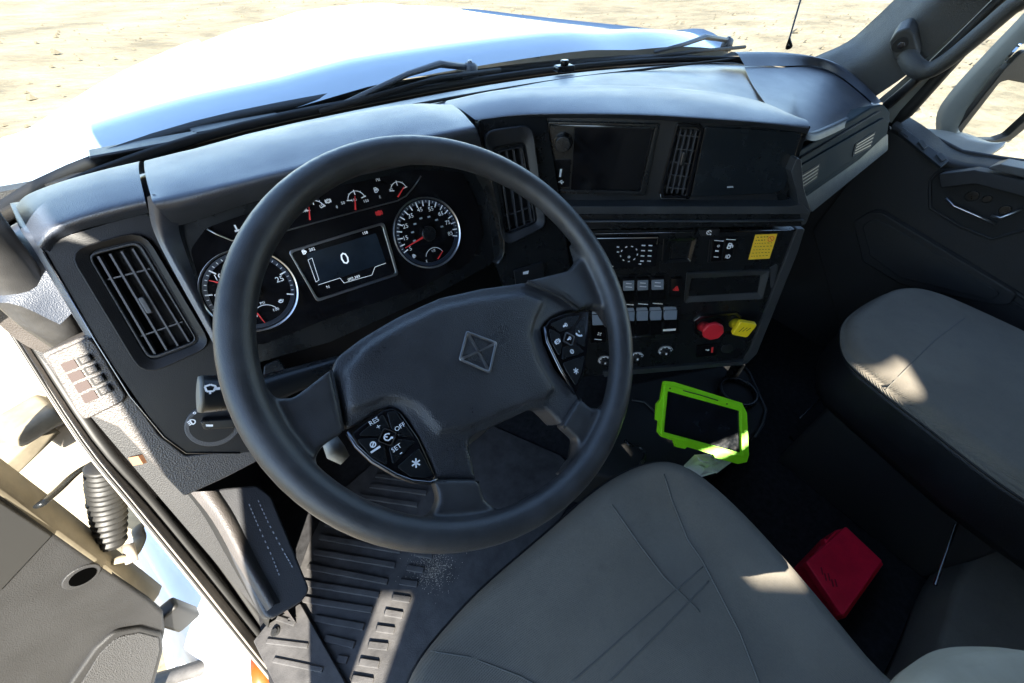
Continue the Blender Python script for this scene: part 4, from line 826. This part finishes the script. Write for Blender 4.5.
dout = [(-.255, -.62), (-.262, -.42), (-.255, -.26), (-.225, -.185), (-.12, -.145), (.04, -.128), (.18, -.118), (.265, -.135), (.318, -.185), (.338, -.27), (.335, -.38), (.318, -.50), (.30, -.62), (.02, -.66)]
dc, dP = cushion('cushion', dout, zt, .13, 'seat_fabric', DS)
def bvh(o): return BVHTree.FromPolygons([v.co for v in o.data.vertices], [p.vertices for p in o.data.polygons])
def seam(px, tree, parent, r_=.0012, m='seam'):
    pts = []
    for a, b in zip(px[:-1], px[1:]):
        k = max(2, int(math.hypot(a[0]-b[0], a[1]-b[1])/6))
        for i in range(k+1):
            h = tree.ray_cast(CAM, ray((a[0]+(b[0]-a[0])*i/k, a[1]+(b[1]-a[1])*i/k)).normalized())[0]
            if h is not None and (not pts or (h-pts[-1]).length > 1e-4): pts.append(h)
    return tube('seam', pts, r_, m, parent, seg=6)
dT = bvh(dc)
for q in ([(664, 474), (672, 500), (688, 540), (702, 560), (740, 633), (762, 690)], [(571, 683), (640, 622), (703, 567)], [(608, 683), (660, 632), (709, 581)], [(424, 650), (470, 657), (520, 676), (545, 690)], [(612, 505), (640, 545), (664, 577), (700, 612)]):
    seam(q, dT, DS)
tube('piping', [V((p.x, p.y, zt(p.x, p.y)-.030)) for p in dP[12:66]], .0032, 'seat_vinyl', DS, seg=6)
box('seat_base', (.03, -.40, .20), (.46, .46, .24), 'matte_black', DS, bev=.02)
box('suspension', (.03, -.40, .05), (.52, .56, .09), 'matte_black', DS, bev=.01)
def backrest(parent, x0, x1, y0, z0, z1, m, lean=.25):
    rows = []
    for k in range(9):
        s = k/8; z = z0+(z1-z0)*s; w_ = (x1-x0)/2*(1-.18*s**3); xc = (x0+x1)/2; y = y0-lean*(z-z0)
        rows.append([(xc-w_*math.cos(t), y-.06+.075*math.sin(t)*(1 if math.sin(t) > 0 else 1), z+.0) for t in [2*math.pi*i/20 for i in range(21)]])
    rows.append([((x0+x1)/2+(p[0]-(x0+x1)/2)*.5, p[1]*.5+(y0-lean*(z1-z0)-.06)*.5, z1+.03) for p in rows[-1]]); rows.append([((x0+x1)/2, y0-lean*(z1-z0)-.06, z1+.035) for p in rows[-1]])
    return loft('backrest', rows, m, parent, nu=1, nv=2)
backrest(DS, -.215, .130, -.62, .44, 1.16, 'seat_fabric')
# right armrest of the driver's seat
ao = [atz(m, .655) for m in [(905, 690), (918, 672), (945, 655), (985, 648), (1030, 650), (1075, 668), (1080, 720), (1000, 760), (930, 730)]]
cushion('armrest', [(p.x, p.y) for p in ao], lambda x, y: .665, .05, 'arm_fabric', DS, roundr=.02, crown=.004)
PS = thing('passenger_seat', 'grey fabric passenger seat on a black vinyl skirt beside the door', 'seat', (1.0, -.4, 0), 'cab seats')
zp = lambda x, y: .497+.06*(y+.15)*(1 if y < -.15 else 0)-.6*max(0, y+.19)**2
pout = [(.822, -.66), (.815, -.52), (.836, -.38), (.852, -.28), (.875, -.205), (.94, -.158), (1.02, -.135), (1.16, -.137), (1.25, -.155), (1.305, -.21), (1.325, -.34), (1.325, -.50), (1.31, -.66), (1.02, -.70)]
pc, pP = cushion('cushion', pout, zp, .055, 'seat_fabric', PS, roundr=.028)
cushion('skirt', [(x*.985+.015, y-.004) for x, y in pout], lambda x, y: zp(x, y)-.045, .14, 'seat_vinyl', PS, roundr=.01, crown=0)
tube('piping', [V((p.x, p.y, zp(p.x, p.y)-.040)) for p in pP[2:60]], .0035, 'seat_vinyl', PS, seg=6)
seam([(885, 390), (935, 340), (965, 318)], bvh(pc), PS, .0012)
backrest(PS, .90, 1.27, -.66, .44, 1.16, 'seat_fabric', .12)
box('seat_box', (1.09, -.44, .16), (.38, .40, .31), 'matte_black', PS, bev=.01)
def edge_rail(name, px, z, r_, m, parent): return tube(name, [atz(q, z) for q in px], r_, m, parent, seg=6)
edge_rail('slide_rail', [(790, 437), (800, 445), (855, 492), (886, 522)], .06, .004, 'dark_chrome', PS)
edge_rail('base_edge', [(800, 418), (835, 385)], .20, .002, 'dark_chrome', PS)
edge_rail('base_edge', [(838, 404), (880, 440)], .25, .0015, 'dark_chrome', PS)
edge_rail('seat_lever', [(957, 492), (966, 498), (935, 585)], .22, .003, 'dark_chrome', PS)
edge_rail('seat_bolt', [(917, 630), (921, 634)], .05, .008, 'dark_chrome', PS)
# ------------------------------------------------------------------ floor things
MT = thing('floor_mat', 'ribbed black rubber floor mat below the steering wheel', 'floor mat', (-.2, .15, 0))
prism('mat_sheet', FLR, [(286, 605), (310, 540), (330, 500), (400, 440), (480, 420), (560, 455), (585, 480), (440, 700), (300, 740)], .001, .006, 'rubber', MT, r=.01, bev=.002)
def rib(a, b, w_=.007, h=.006, pl=FLR, base=.006, parent=MT, m='rubber'):
    A, B = V((*pl.uv(a, base), 0)), V((*pl.uv(b, base), 0)); d = (B-A).normalized(); p = V((-d.y, d.x, 0))*w_
    prism2('rib', pl, [tuple((A-p)[:2]), tuple((B-p)[:2]), tuple((B+p)[:2]), tuple((A+p)[:2])], base-.002, base+h, m, parent, .0018)
z8 = lambda x, y: (180+x/3.363, 480+y/3.363)
for a, b in (((490, 148), (640, 172)), ((470, 192), (745, 240)), ((455, 243), (725, 288)), ((432, 292), (700, 343)), ((385, 342), (672, 388)), ((415, 402), (648, 438)), ((455, 465), (620, 495)), ((490, 532), (588, 555)), ((530, 600), (565, 607)),
             ((795, 248), (850, 258)), ((765, 296), (820, 305)), ((740, 343), (800, 352)), ((715, 395), (775, 404)), ((690, 446), (750, 456)), ((662, 500), (722, 508)), ((635, 555), (700, 562)), ((605, 612), (670, 622)), ((580, 668), (650, 680)),
             ((560, 100), (760, 130)), ((600, 55), (800, 85)), ((640, 20), (830, 45)), ((660, -15), (850, 10)), ((690, -60), (870, -30)), ((720, -95), (900, -70))):
    rib(z8(*a), z8(*b))
# dusty patch
random.seed(3)
vs, fs = [], []
for i in range(900):
    c = V((*FLR.uv((432+random.gauss(0, 11), 567+random.gauss(0, 11)), .007), .0065)); s = random.uniform(.0003, .0011); b = len(vs)
    vs += [c+V((s, 0, 0)), c+V((-s*.6, s, 0)), c+V((-s*.6, -s, 0)), c+V((0, 0, s))]; fs += [[b, b+1, b+3], [b+1, b+2, b+3], [b+2, b, b+3]]
du = mesh('grit', vs, fs, 'dust', MT); du['kind'] = 'stuff'
TP = thing('sill_plate', 'black ribbed tread plate with a bolt at the door sill', 'tread plate', tuple(atz((290, 650), 0)))
tl = Level(.02)
prism('plate', tl, [(253, 641), (266, 625), (300, 603), (346, 684), (362, 712), (292, 720)], -.02, .0, 'rubber', TP, r=.004, bev=.003)
for a, b in (((288, 620), (296, 619)), ((267, 641), (308, 646)), ((274, 660), (323, 670)), ((277, 618), (295, 624))): rib(a, b, .005, .004, tl, 0, TP)
disc('bolt', tl, tl.uv((275, 631.5), .004), .010, 0, .004, 'matte_black', TP, 20, .001); disc('bolt_head', tl, tl.uv((275, 631.5), .004), .006, .003, .008, 'seal', TP, 6)
KPL = Plane(tuple(atx((265, 555), -.40)), n=(.52, -.42, .74), e1=(.64, .75, 0))
KP = thing('footrest', 'dark moulded footrest with stitched lines beside the footwell', 'footrest', tuple(KPL.o))
prism('pad', KPL, [(205, 489), (258, 485), (272, 496), (311, 590), (302, 602), (268, 622), (240, 566)], -.03, 0, 'shroud', KP, r=.02, bev=.006)
for q in ([(249, 504), (258, 525), (272, 556), (280, 577)], [(258, 500), (268, 522), (284, 552), (293, 568)]):
    for i in range(16):
        s = i/16; k = s*(len(q)-1); j = int(k); f_ = k-j; a = V(q[j])*(1-f_)+V(q[j+1])*f_; d = (V(q[j+1])-V(q[j])).normalized()*2.4
        tube('stitch', [KPL.at(tuple(a), .001), KPL.at(tuple(a+d), .001)], .0010, 'print_grey', KP, seg=5)
ka = [(190, 492), (212, 520), (236, 562), (266, 612)]; kb = [(214, 491), (231, 518), (251, 560), (276, 604)]; kc_ = [(222, 492), (240, 520), (260, 560), (282, 602)]
loft('lit_trim', [[KPL.at(m, -.004) for m in ka], [KPL.at(m, .012) for m in [((a[0]+b[0])/2, (a[1]+b[1])/2) for a, b in zip(ka, kb)]], [KPL.at(m, .010) for m in kb], [KPL.at(m, -.006) for m in kc_]], 'side_trim', KP, nu=4, nv=3)
loft('inner_sill', [[atx(m, -.53) for m in ((160, 480), (196, 520), (232, 572), (268, 630))], [KPL.at((m[0]+4, m[1]-2), -.012) for m in ka]], 'seal', KP, nu=4, nv=2)
# console between the seats
CO = thing('floor_console', 'low black console tray under the centre stack', 'console', (.55, .0, 0))
cl_ = Level(.20)
prism('tray', cl_, [(575, 415), (620, 385), (735, 362), (747, 368), (766, 410), (758, 432), (735, 452), (700, 470), (610, 478), (570, 470)], -.19, 0, 'matte_black', CO, r=.03, bev=.01)
tube('tray_rim', [cl_.at(m, .004) for m in ((740, 362), (749, 372), (766, 410), (763, 424), (755, 437))], .004, 'dash_mid', CO, seg=8)
tube('tray_rim', [cl_.at(m, .004) for m in ((632, 400), (645, 402), (655, 412))], .003, 'dash_mid', CO, seg=8)
cc_ = cl_.uv((738, 392), .01); ring2('cup_holder', cl_, [(cc_[0]+u, cc_[1]+v) for u, v in circ(.055, 36)], [(cc_[0]+u, cc_[1]+v) for u, v in circ(.046, 36)], -.02, .018, 'satin_black', CO, .003)
box('bracket', tuple(cl_.at((734, 372), .03)), (.03, .02, .09), 'satin_black', CO, rz=-.6)
tube('cable', cr_spline([cl_.at(m, .02) for m in ((625, 440), (630, 445), (640, 447), (645, 455), (640, 466))], 5), .004, 'satin_black', CO, seg=8)
# papers
for i, (px, z, lab) in enumerate((([(682, 468), (694, 456), (712, 455), (734, 461), (716, 474), (700, 478)], .235, 'crumpled white paper tucked under the green tablet'),)):
    pl = Level(z); P = rnd([pl.uv(p) for p in px], .004, 2); c = (sum(p[0] for p in P)/len(P), sum(p[1] for p in P)/len(P)); vs, fs = [], []
    random.seed(20+i); n = len(P)
    for k in range(5):
        for u, v in P: s = 1-k/5; vs.append(pl.to(c[0]+(u-c[0])*s, c[1]+(v-c[1])*s, random.uniform(0, .010 if i == 0 else .002)))
    for k in range(4):
        for a_ in range(n): fs.append([k*n+a_, k*n+(a_+1) % n, (k+1)*n+(a_+1) % n, (k+1)*n+a_])
    fs.append(list(range(4*n, 5*n))); o = mesh('paper', vs, fs, 'paper'); s_ = o.modifiers.new('s', 'SOLIDIFY'); s_.thickness = .0006
    tag(o, lab, 'paper')
# tablet in green case
TB = thing('tablet', 'tablet in a bright lime green rugged case lying on the console', 'tablet', tuple(atz((705, 420), .30)))
P0 = atz((705, 424), .315)
tp = Plane(tuple(P0), -41, 52)
o_ = [(664, 381), (674, 382), (742, 403), (747, 413), (749, 455), (747, 462), (738, 464), (715, 458), (714, 455), (694, 449), (687, 447), (685, 449), (676, 447), (674, 441), (662, 437), (658, 432), (659, 421), (656, 420), (657, 404), (661, 399)]
i_ = [(668, 391), (740, 411), (741, 453), (664, 432)]
prism('case_back', tp, o_, -.020, -.004, 'green_case', TB, r=.003, bev=.002)
holed('case_frame', tp, o_, i_, -.006, .008, 'green_case', TB, r=.003, rh=.002, bev=.0015)
holed('case_lip', tp, [(665, 384), (743, 405.5), (746, 459), (661, 434.5)], [(667.5, 390), (740.8, 410.3), (741.8, 454), (663.5, 432.7)], .0, .0105, 'green_case', TB, r=.004, rh=.002, bev=.001)
prism('screen', tp, [(667, 389), (741.5, 410), (742.5, 455), (663, 433)], -.004, .002, 'tablet_glass', TB)
tube('case_groove', [tp.at(m, .0108) for m in ((683, 390.5), (700, 395), (718, 400.5))], .0012, 'seal', TB, seg=6)
for m in ((670, 388.5), (727, 404)): disc('screw', tp, tp.uv(m, .011), .0018, .009, .0113, 'seal', TB, 10)
# red case
RB = thing('red_case', 'small red plastic case lying on the floor between the seats', 'plastic case', tuple(atz((845, 570), 0)))
rl = Level(.10)
prism('lid', rl, [(846, 526), (883, 561), (843, 617), (806, 562)], -.022, 0, 'red_case', RB, r=.006, bev=.004)
prism('base', Level(.078), [(836, 530), (846, 527.5), (884, 564), (845, 619), (804, 564)], -.075, -.003, 'red_case', RB, r=.005, bev=.003)
for m in ((826, 546), (815, 561)): b_ = rl.at(m, -.02); box('latch', tuple(b_), (.012, .03, .02), 'red_case', RB, rz=-.9, bev=.002)
mk = Marks(rl, .0004)
for k in range(5): mk.bar((822+k*3.5, 571+k*3+(k % 2)*3), .016, .003, rot=.7)
mk.build('embossed_print', 'red_dark', RB)
# carpeted locker behind the passenger seat
LK = thing('storage_locker', 'grey carpeted locker behind the passenger seat', 'locker', (.95, -.95, 0))
ko = [atz(m, .14) for m in [(925, 672), (938, 640), (958, 575), (985, 545), (1030, 525), (1200, 520), (1200, 800), (960, 760)]]
cushion('locker_top', [(p.x, p.y) for p in ko], lambda x, y: .15, .15, 'seat_fabric', LK, roundr=.015, crown=.002)

# ------------------------------------------------------------------ driver's door pillar
PL = thing('door_pillar', 'sunlit painted door pillar with trim strips and rubber seal beside the dashboard', 'door pillar', (-.56, .25, 0))
def strip(name, rows, m, nv=2): return loft(name, rows, m, PL, nu=4, nv=nv)
l_out = [(-60, 235), (0, 322), (78, 443), (130, 508), (190, 582), (272, 684), (330, 750)]
l_a = [(-52, 228), (8, 318), (86, 438), (140, 505), (199, 577), (278, 676), (340, 745)]
l_b = [(-40, 224), (20, 320), (96, 437), (150, 500), (207, 570), (283, 666), (345, 738)]
l_c = [(-25, 225), (36, 340), (112, 433), (164, 494), (220, 562), (287, 655), (350, 730)]
l_d = [(-5, 250), (42, 353), (120, 428), (176, 488), (232, 556), (292, 645), (352, 722)]
strip('jamb_lip', [[atx(m, -.66) for m in l_out], [atx(m, -.585) for m in l_out]], 'dirty_white', 1)
strip('jamb_face', [[atx(m, -.585) for m in l_out], [atx(m, -.572) for m in l_a], [atx(m, -.575) for m in l_b]], 'jamb')
strip('trim_strip', [[atx(m, -.575) for m in l_b], [atx(m, -.555) for m in l_c], [atx(m, -.54) for m in l_d], [atx((m[0]+14, m[1]-8), -.46) for m in l_d]], 'side_trim')
tube('door_seal', cr_spline([atx(m, -.566) for m in l_b], 4), .0085, 'seal', PL, seg=8)
tube('pillar_seam', cr_spline([atx((m[0]+3, m[1]-2), -.575) for m in l_out], 4), .0025, 'seal', PL, seg=6)
tube('door_seal_inner', cr_spline([atx(m, -.552) for m in l_c[3:]], 4), .013, 'seal', PL, seg=8)
prism('clip', Plane((-.53, .3, .5), 70, 0), [(138, 456), (150, 451), (155, 460), (143, 464)], -.01, .006, 'clip_brown', PL, r=.001, bev=.001)
# left windscreen pillar
AL = thing('windshield_pillar', 'dark soft grip on the windshield pillar beside the outer vent', 'pillar', (-.5, .42, .75))
pp = [aty((74, 342), .40), aty((46, 316), .39), aty((6, 274), .375), aty((-40, 220), .35), aty((-110, 140), .31), V((-.56, .02, 1.62))]
tube('grip', [pp[0]+(pp[0]-pp[1])*.12]+pp, [.010, .022, .027, .029, .030, .030, .034], 'wheel_leather', AL, seg=18)
loft('pillar_trim', [[aty((84, 356), .44), aty((40, 352), .44), aty((0, 325), .43), aty((-60, 250), .40)], [aty((92, 338), .41), aty((60, 318), .42), aty((10, 262), .41), aty((-30, 200), .38)], [aty((60, 290), .48), aty((40, 270), .49), aty((0, 215), .47), aty((-30, 170), .45)]], 'side_trim', AL, nu=4, nv=3)
# ------------------------------------------------------------------ open driver's door
DD = thing('driver_door', 'open truck door with grey moulded inner panel and speaker grille', 'door', (-.75, .38, -.3))
inl = [(-60, 452), (0, 494), (80, 551), (155, 605), (165, 622), (163, 645), (150, 683), (140, 720)]
prism('inner_panel', ODP, [(-320, 330), (-60, 452), (0, 494), (80, 551), (150, 600), (164, 613), (166, 632), (158, 665), (140, 740), (-320, 900)], -.025, 0, 'door_grey', DD, r=.02, bev=.008)
a_ = [ODP.at(m, -.003) for m in [(-200, 352), (-60, 452), (0, 494), (80, 551), (152, 604)]]; b_ = [ODP.at(m, -.075) for m in [(-200, 312), (-60, 414), (0, 458), (80, 520), (162, 586)]]
loft('door_edge', [[p+ODP.n*-.002-V((.02, 0, 0)) for p in a_], a_, b_, [p-ODP.n*.03-V((.03, 0, 0)) for p in b_]], 'dirty_white', DD, nu=4, nv=2)
prism('shaded_upper_panel', ODP, [(-320, 420), (-60, 480), (0, 502), (52, 536), (0, 592), (-200, 700)], -.01, .006, 'seal', DD, r=.006, bev=.004)  # darker colour here carries the shade on the upper door
disc('handle_cup', ODP, ODP.uv((82, 577), .003), .028, -.004, .003, 'door_dark', DD, 28, .002); disc('handle_shade_disc', ODP, ODP.uv((83, 577), .004), .020, -.002, .0045, 'hole_shade', DD, 24)  # flat black disc drawn as the shade of the handle hole
prism('speaker_surround', ODP, [(60, 700), (95, 650), (115, 632), (140, 628), (162, 634), (164, 650), (140, 740)], -.01, .010, 'door_grey', DD, r=.02, bev=.006)
prism('speaker_grille', ODP, [(72, 700), (100, 654), (118, 637), (140, 633), (159, 638), (160, 650), (138, 735)], 0, .0125, 'grille', DD, r=.02, bev=.002)
box('door_tray', tuple(ODP.at((176, 615), -.05)), (.06, .04, .12), 'seal', DD, rz=.3, bev=.01)
# boot and check strap between pillar and door
BT = thing('wiring_boot', 'black rubber wiring boot between pillar and open door', 'wiring boot', tuple(atx((108, 500), -.66)))
q0, q1 = atx((100, 466), -.63), atx((112, 545), -.72)
pts = [q0+(q1-q0)*(i/60)+V((0, .015*math.sin(i/60*3.14), 0)) for i in range(61)]
tube('bellows', pts, [.021+(.004 if i % 4 in (1, 2) else 0)+.006*math.sin(i/60*3.14)+random.uniform(-.0012, .0012) for i in range(61)], 'seal', BT, seg=18)
CS_ = thing('door_check_strap', 'curved black metal check strap joining door and pillar', 'check strap', tuple(atx((75, 480), -.66)))
tube('strap', cr_spline([atx(m, -.68) for m in ((40, 505), (58, 490), (75, 474), (92, 464), (112, 460))], 4), [.010]*17, 'satin_black', CS_, seg=10, flat=.5)
tube('pin', [atx((95, 452), -.67), atx((97, 470), -.67)], .008, 'dark_chrome', CS_, seg=10)
# hinge lugs
HG = DD
tube('hinge_arm', cr_spline([atx(m, -.72) for m in ((118, 560), (132, 556), (140, 540), (138, 528), (150, 522))], 4), .013, 'dirty_white', HG, seg=10, flat=.55)
tube('hinge_pin', [atx((128, 545), -.705), atx((132, 562), -.705)], .011, 'jamb', HG, seg=12)
# front wing and step fairing outside
FW = thing('front_wing', 'sunlit cream painted wing panel behind the open door gap', 'wing panel', (-.8, .9, -.3))
loft('wing_panel', [[(-1.25, 1.05, .55), (-.95, .98, .62), (-.66, .75, .66)], [(-1.25, 1.05, .1), (-.95, .98, .1), (-.66, .72, .1)], [(-1.2, 1.0, -.5), (-.95, .9, -.5), (-.66, .62, -.5)]], 'dirty_white', FW, nu=4, nv=4)
box('wing_bracket', tuple(atx((30, 420), -.80)), (.10, .10, .05), 'dirty_white', FW, rz=.5, bev=.015); box('wing_block', tuple(atx((62, 430), -.82)), (.05, .06, .07), 'jamb', FW, rz=.3, bev=.008)
box('wing_block', tuple(atx((20, 452), -.86)), (.14, .05, .04), 'dirty_white', FW, rz=.9, bev=.006)
SF = thing('step_fairing', 'glossy white step fairing below the door sill', 'step fairing', (-.8, .4, -.6))
loft('fairing', [[atz(m, -.22) for m in ((150, 500), (205, 560), (262, 640), (300, 720))], [atz(m, -.36) for m in ((150, 520), (195, 570), (245, 645), (275, 720))], [atz(m, -.42) for m in ((130, 540), (165, 600), (205, 660), (225, 720))], [atz(m, -.62) for m in ((120, 560), (150, 610), (165, 660), (175, 720))]], 'white_paint', SF, nu=4, nv=4)
tube('fairing_ridge', [atz(m, -.40) for m in ((168, 560), (200, 600), (235, 660))], .006, 'jamb', SF, seg=8)
tube('step_bar', [atz(m, -.45) for m in ((150, 683), (200, 668), (250, 645))], .022, 'rubber', SF, seg=10)
OM = tag(tube('marker_lamp', [atz(m, -.30) for m in ((256, 655), (259, 670), (262, 690))], [.014, .020, .020], 'orange', None, seg=14), 'orange marker lamp below the sill', 'marker lamp')

# ------------------------------------------------------------------ passenger door
PD = thing('passenger_door', 'closed dark passenger door with armrest recess and window switches', 'door', (1.52, -.2, 0))
prism('inner_panel', DRP, [(893, 127), (946, 166), (1020, 176), (1120, 205), (1400, 400), (1300, 620), (960, 420), (840, 330), (812, 230), (884, 135)], -.03, 0, 'door_dark', PD, r=.01, bev=.006)
lg = [(893, 124), (912, 136), (945, 160), (985, 168), (1024, 176), (1100, 196)]; 
loft('window_ledge', [[atx(m, 1.498) for m in [(m[0]-2, m[1]+8) for m in lg]], [atx(m, 1.50) for m in lg], [atx((m[0]+12, m[1]-9), 1.575) for m in lg], [atx((m[0]+13, m[1]-7), 1.585) for m in lg]], 'door_grey', PD, nu=5, nv=3)
wsp = Plane(tuple(atx((922, 140), 1.495)), n=(-.55, 0, .83), e1=(0, -1, 0))
prism('switch_panel', wsp, [(893.5, 128), (903, 127), (949, 160), (941, 167)], -.004, .005, 'dash_mid', PD, r=.003, bev=.0015)
prism('switch_inlay', wsp, [(898, 130), (903, 129), (911, 134), (908, 137)], 0, .0065, 'switch_blue', PD, r=.002, bev=.001)
prism('window_switch', wsp, [(918, 141), (922, 139), (928, 146), (924, 149)], 0, .012, 'switch_blue', PD, r=.002, bev=.0015); prism('lock_switch', wsp, [(936, 154), (941, 152), (947, 158), (942, 161)], 0, .010, 'switch_blue', PD, r=.002, bev=.0015)
prism('recess', DRP, [(930, 180), (940, 170), (974, 169), (1024, 179), (1080, 195), (1075, 225), (1024, 230), (992, 239), (960, 226), (930, 208)], -.01, .003, 'matte_black', PD, r=.012)
outline('recess_trim', DRP, [(930, 180), (940, 170), (974, 169), (1024, 179), (1080, 195), (1075, 225), (1024, 230), (992, 239), (960, 226), (930, 208)], .004, .004, 'door_dark', PD, r=.012)
prism('armrest', DRP, [(938, 174), (974, 170), (1024, 180), (1080, 198), (1080, 214), (1020, 196), (975, 184), (940, 188)], 0, .045, 'door_dark', PD, r=.006, bev=.010)
tube('pull_handle', [DRP.at(m, .02) for m in ((946, 198), (954, 206), (975, 215), (996, 224))], .0035, 'silver', PD, seg=8)
tube('door_lever', [DRP.at(m, .018) for m in ((991, 215.5), (1001, 218), (1022, 209))], .0035, 'silver', PD, seg=8)
for m, r_ in (((972, 196), .014), ((987, 199), .010), ((1005, 210), .012)): disc('recess_boss', DRP, DRP.uv(m, .006), r_, .002, .008, 'satin_black', PD, 20, .002)
prism('armrest_pad', DRP, [(985, 168), (1000, 164), (1060, 176), (1090, 190), (1060, 188), (1024, 178)], -.02, .05, 'arm_pad', PD, r=.006, bev=.008)
for px, r_ in (([(868, 214), (880, 211), (900, 222), (1017, 293), (1060, 322)], .006), ([(884, 222), (900, 232), (1010, 300), (1040, 320)], .004)): tube('mould_line', cr_spline([DRP.at(m, .0) for m in px], 4), r_, 'door_dark', PD, seg=8)
prism('map_pocket', DRP, [(852, 222), (868, 212), (882, 212), (1018, 294), (1010, 306), (996, 306), (900, 285), (862, 262)], -.005, .012, 'door_dark', PD, r=.02, bev=.006)
prism('pocket_inlay', DRP, [(862, 226), (872, 219), (884, 222), (1002, 294), (990, 300), (900, 278), (870, 256)], .008, .015, 'door_dark', PD, r=.015, bev=.003)
# window opening: black front run, glass
tube('window_run', [atx(m, 1.53) for m in ((891, 126), (905, 112), (955, 55), (1010, -10), (1060, -70))]+[V((1.56, -.16, 1.62)), V((1.57, -.45, 1.66)), V((1.57, -.74, 1.66))], [.010, .022, .022, .022, .022, .022, .022, .022], 'seal', PD, seg=8, flat=.6)
tube('window_base_seal', [atx(m, 1.585) for m in ((902, 122), (925, 135), (960, 153), (1000, 160), (1060, 168))], .010, 'seal', PD, seg=8)
gp = [atx((902, 120), 1.585), atx((960, 152), 1.585), V((1.585, -.74, .70)), V((1.585, -.74, 1.66)), V((1.585, -.16, 1.64)), atx((960, 50), 1.585)]; mesh('window_glass', gp, [list(range(6))], 'glass', PD)
# right windscreen pillar with grab handle
AR = thing('windshield_pillar', 'grey moulded windshield pillar with grab handle at the passenger side', 'pillar', (1.47, .3, .9))
k0 = [(826, 60), (860, 45), (888, 22), (916, -4), (960, -45)]; k1 = [(848, 72), (875, 58), (905, 32), (938, 0), (985, -45)]; k2 = [(876, 96), (905, 76), (940, 46), (985, 5), (1040, -45)]; k3 = [(886, 106), (912, 84), (950, 48), (995, 4), (1050, -45)]; k4 = [(890, 122), (918, 92), (955, 52), (1002, 2), (1055, -45)]
loft('pillar_cover', [[atx(m, 1.52)+V((.03, .05, 0)) for m in k0]+[V((1.56, .10, 1.68))], [atx(m, 1.50) for m in k0]+[V((1.54, .06, 1.67))], [atx(m, 1.45) for m in k1]+[V((1.49, .02, 1.66))], [atx(m, 1.46) for m in k2]+[V((1.50, -.10, 1.64))]], 'pillar_trim', AR, nu=4, nv=4)
tube('pillar_seal', [atx(m, 1.475) for m in k3]+[V((1.515, -.12, 1.64))], .013, 'seal', AR, seg=8)
loft('door_frame_trim', [[atx((m[0]-8, m[1]-6), 1.50) for m in k3]+[V((1.54, -.10, 1.64))], [atx(m, 1.50) for m in k3]+[V((1.54, -.12, 1.64))], [atx(m, 1.52) for m in k4]+[V((1.56, -.15, 1.64))], [atx((m[0]+4, m[1]+2), 1.53) for m in k4]+[V((1.57, -.16, 1.64))]], 'mirror_arm', AR, nu=4, nv=2)
hb = [atx(m, 1.43) for m in ((898, 40), (903, 52), (912, 66), (922, 71))]
gh = tube('grab_handle', cr_spline([atx((900, 42), 1.46), atx((905, 52), 1.41), atx((914, 66), 1.39), atx((926, 71), 1.39), atx((945, 62), 1.39), atx((975, 38), 1.39), atx((1010, 8), 1.39), atx((1050, -26), 1.39), V((1.42, -.07, 1.45)), V((1.48, -.06, 1.50))], 4), [.020]*9+[.020]*4+[.019]*24, 'pillar_trim', AR, seg=14)
hp = Plane(tuple(atx((902, 48), 1.40)), -70, -10)
prism('handle_mount', hp, [(889, 42), (896, 32), (908, 27), (914, 34), (920, 58), (905, 66), (893, 60)], -.07, .016, 'pillar_trim', AR, r=.012, bev=.006); disc('handle_bolt_cup', hp, hp.uv((900, 45), .018), .016, .012, .018, 'seal', AR, 24, .001); disc('handle_bolt', hp, hp.uv((901, 45.5), .02), .008, .016, .021, 'dark_chrome', AR, 6, .001)
# door mirror outside
MR = thing('door_mirror', 'grey armed door mirror with tall framed glass outside the passenger window', 'mirror', (1.9, .1, .7))
loft('mirror_arm', [[atx(m, 1.80) for m in ((938, 136), (939, 112), (955, 88), (990, 50), (1030, 8), (1070, -40))], [atx(m, 1.78) for m in ((955, 138), (958, 125), (975, 100), (1005, 65), (1040, 28), (1080, -15))], [atx(m, 1.84) for m in ((952, 142), (960, 130), (985, 98), (1015, 62), (1048, 30), (1085, -5))]], 'mirror_arm', MR, nu=4, nv=3, thick=.012)
loft('mirror_base', [[atx(m, 1.72) for m in ((905, 135), (925, 140), (950, 150), (972, 165))], [atx(m, 1.76) for m in ((915, 130), (940, 134), (965, 142), (995, 152))], [atx(m, 1.80) for m in ((950, 134), (965, 136), (990, 145), (1005, 144))]], 'mirror_arm', MR, nu=4, nv=3, thick=.015)
mp = Plane(tuple(atx((985, 115), 1.84)), -28, -8)
mo = [(954, 138), (958, 128), (1004, 70), (1024, 50), (1060, 60), (1060, 100), (1012, 140), (998, 144), (962, 145)]
mi = [(960, 137), (963, 130), (1000, 82), (1008, 80), (1050, 88), (1050, 98), (1008, 136), (996, 140), (966, 140)]
prism('mirror_shell', mp, mo, -.06, -.004, 'seal', MR, r=.015, bev=.01); holed('mirror_frame', mp, mo, mi, -.006, .012, 'seal', MR, r=.015, rh=.01, bev=.003); prism('mirror_pane', mp, mi, -.006, 0, 'mirror_glass', MR, r=.008)
prism('upper_pane', mp, [(1006, 62), (1022, 44), (1070, 40), (1060, 78), (1012, 78)], -.004, .004, 'mirror_glass', MR, r=.004)
tag(tube('antenna', [atz((789, 47), .93), atz((789, 47), .93)+V((.02, .02, .02)), atz((789, 47), .93)+V((.13, .20, .9))], [.010, .003, .002], 'satin_black', None, seg=8), 'thin black whip antenna rising beyond the passenger dash', 'antenna')
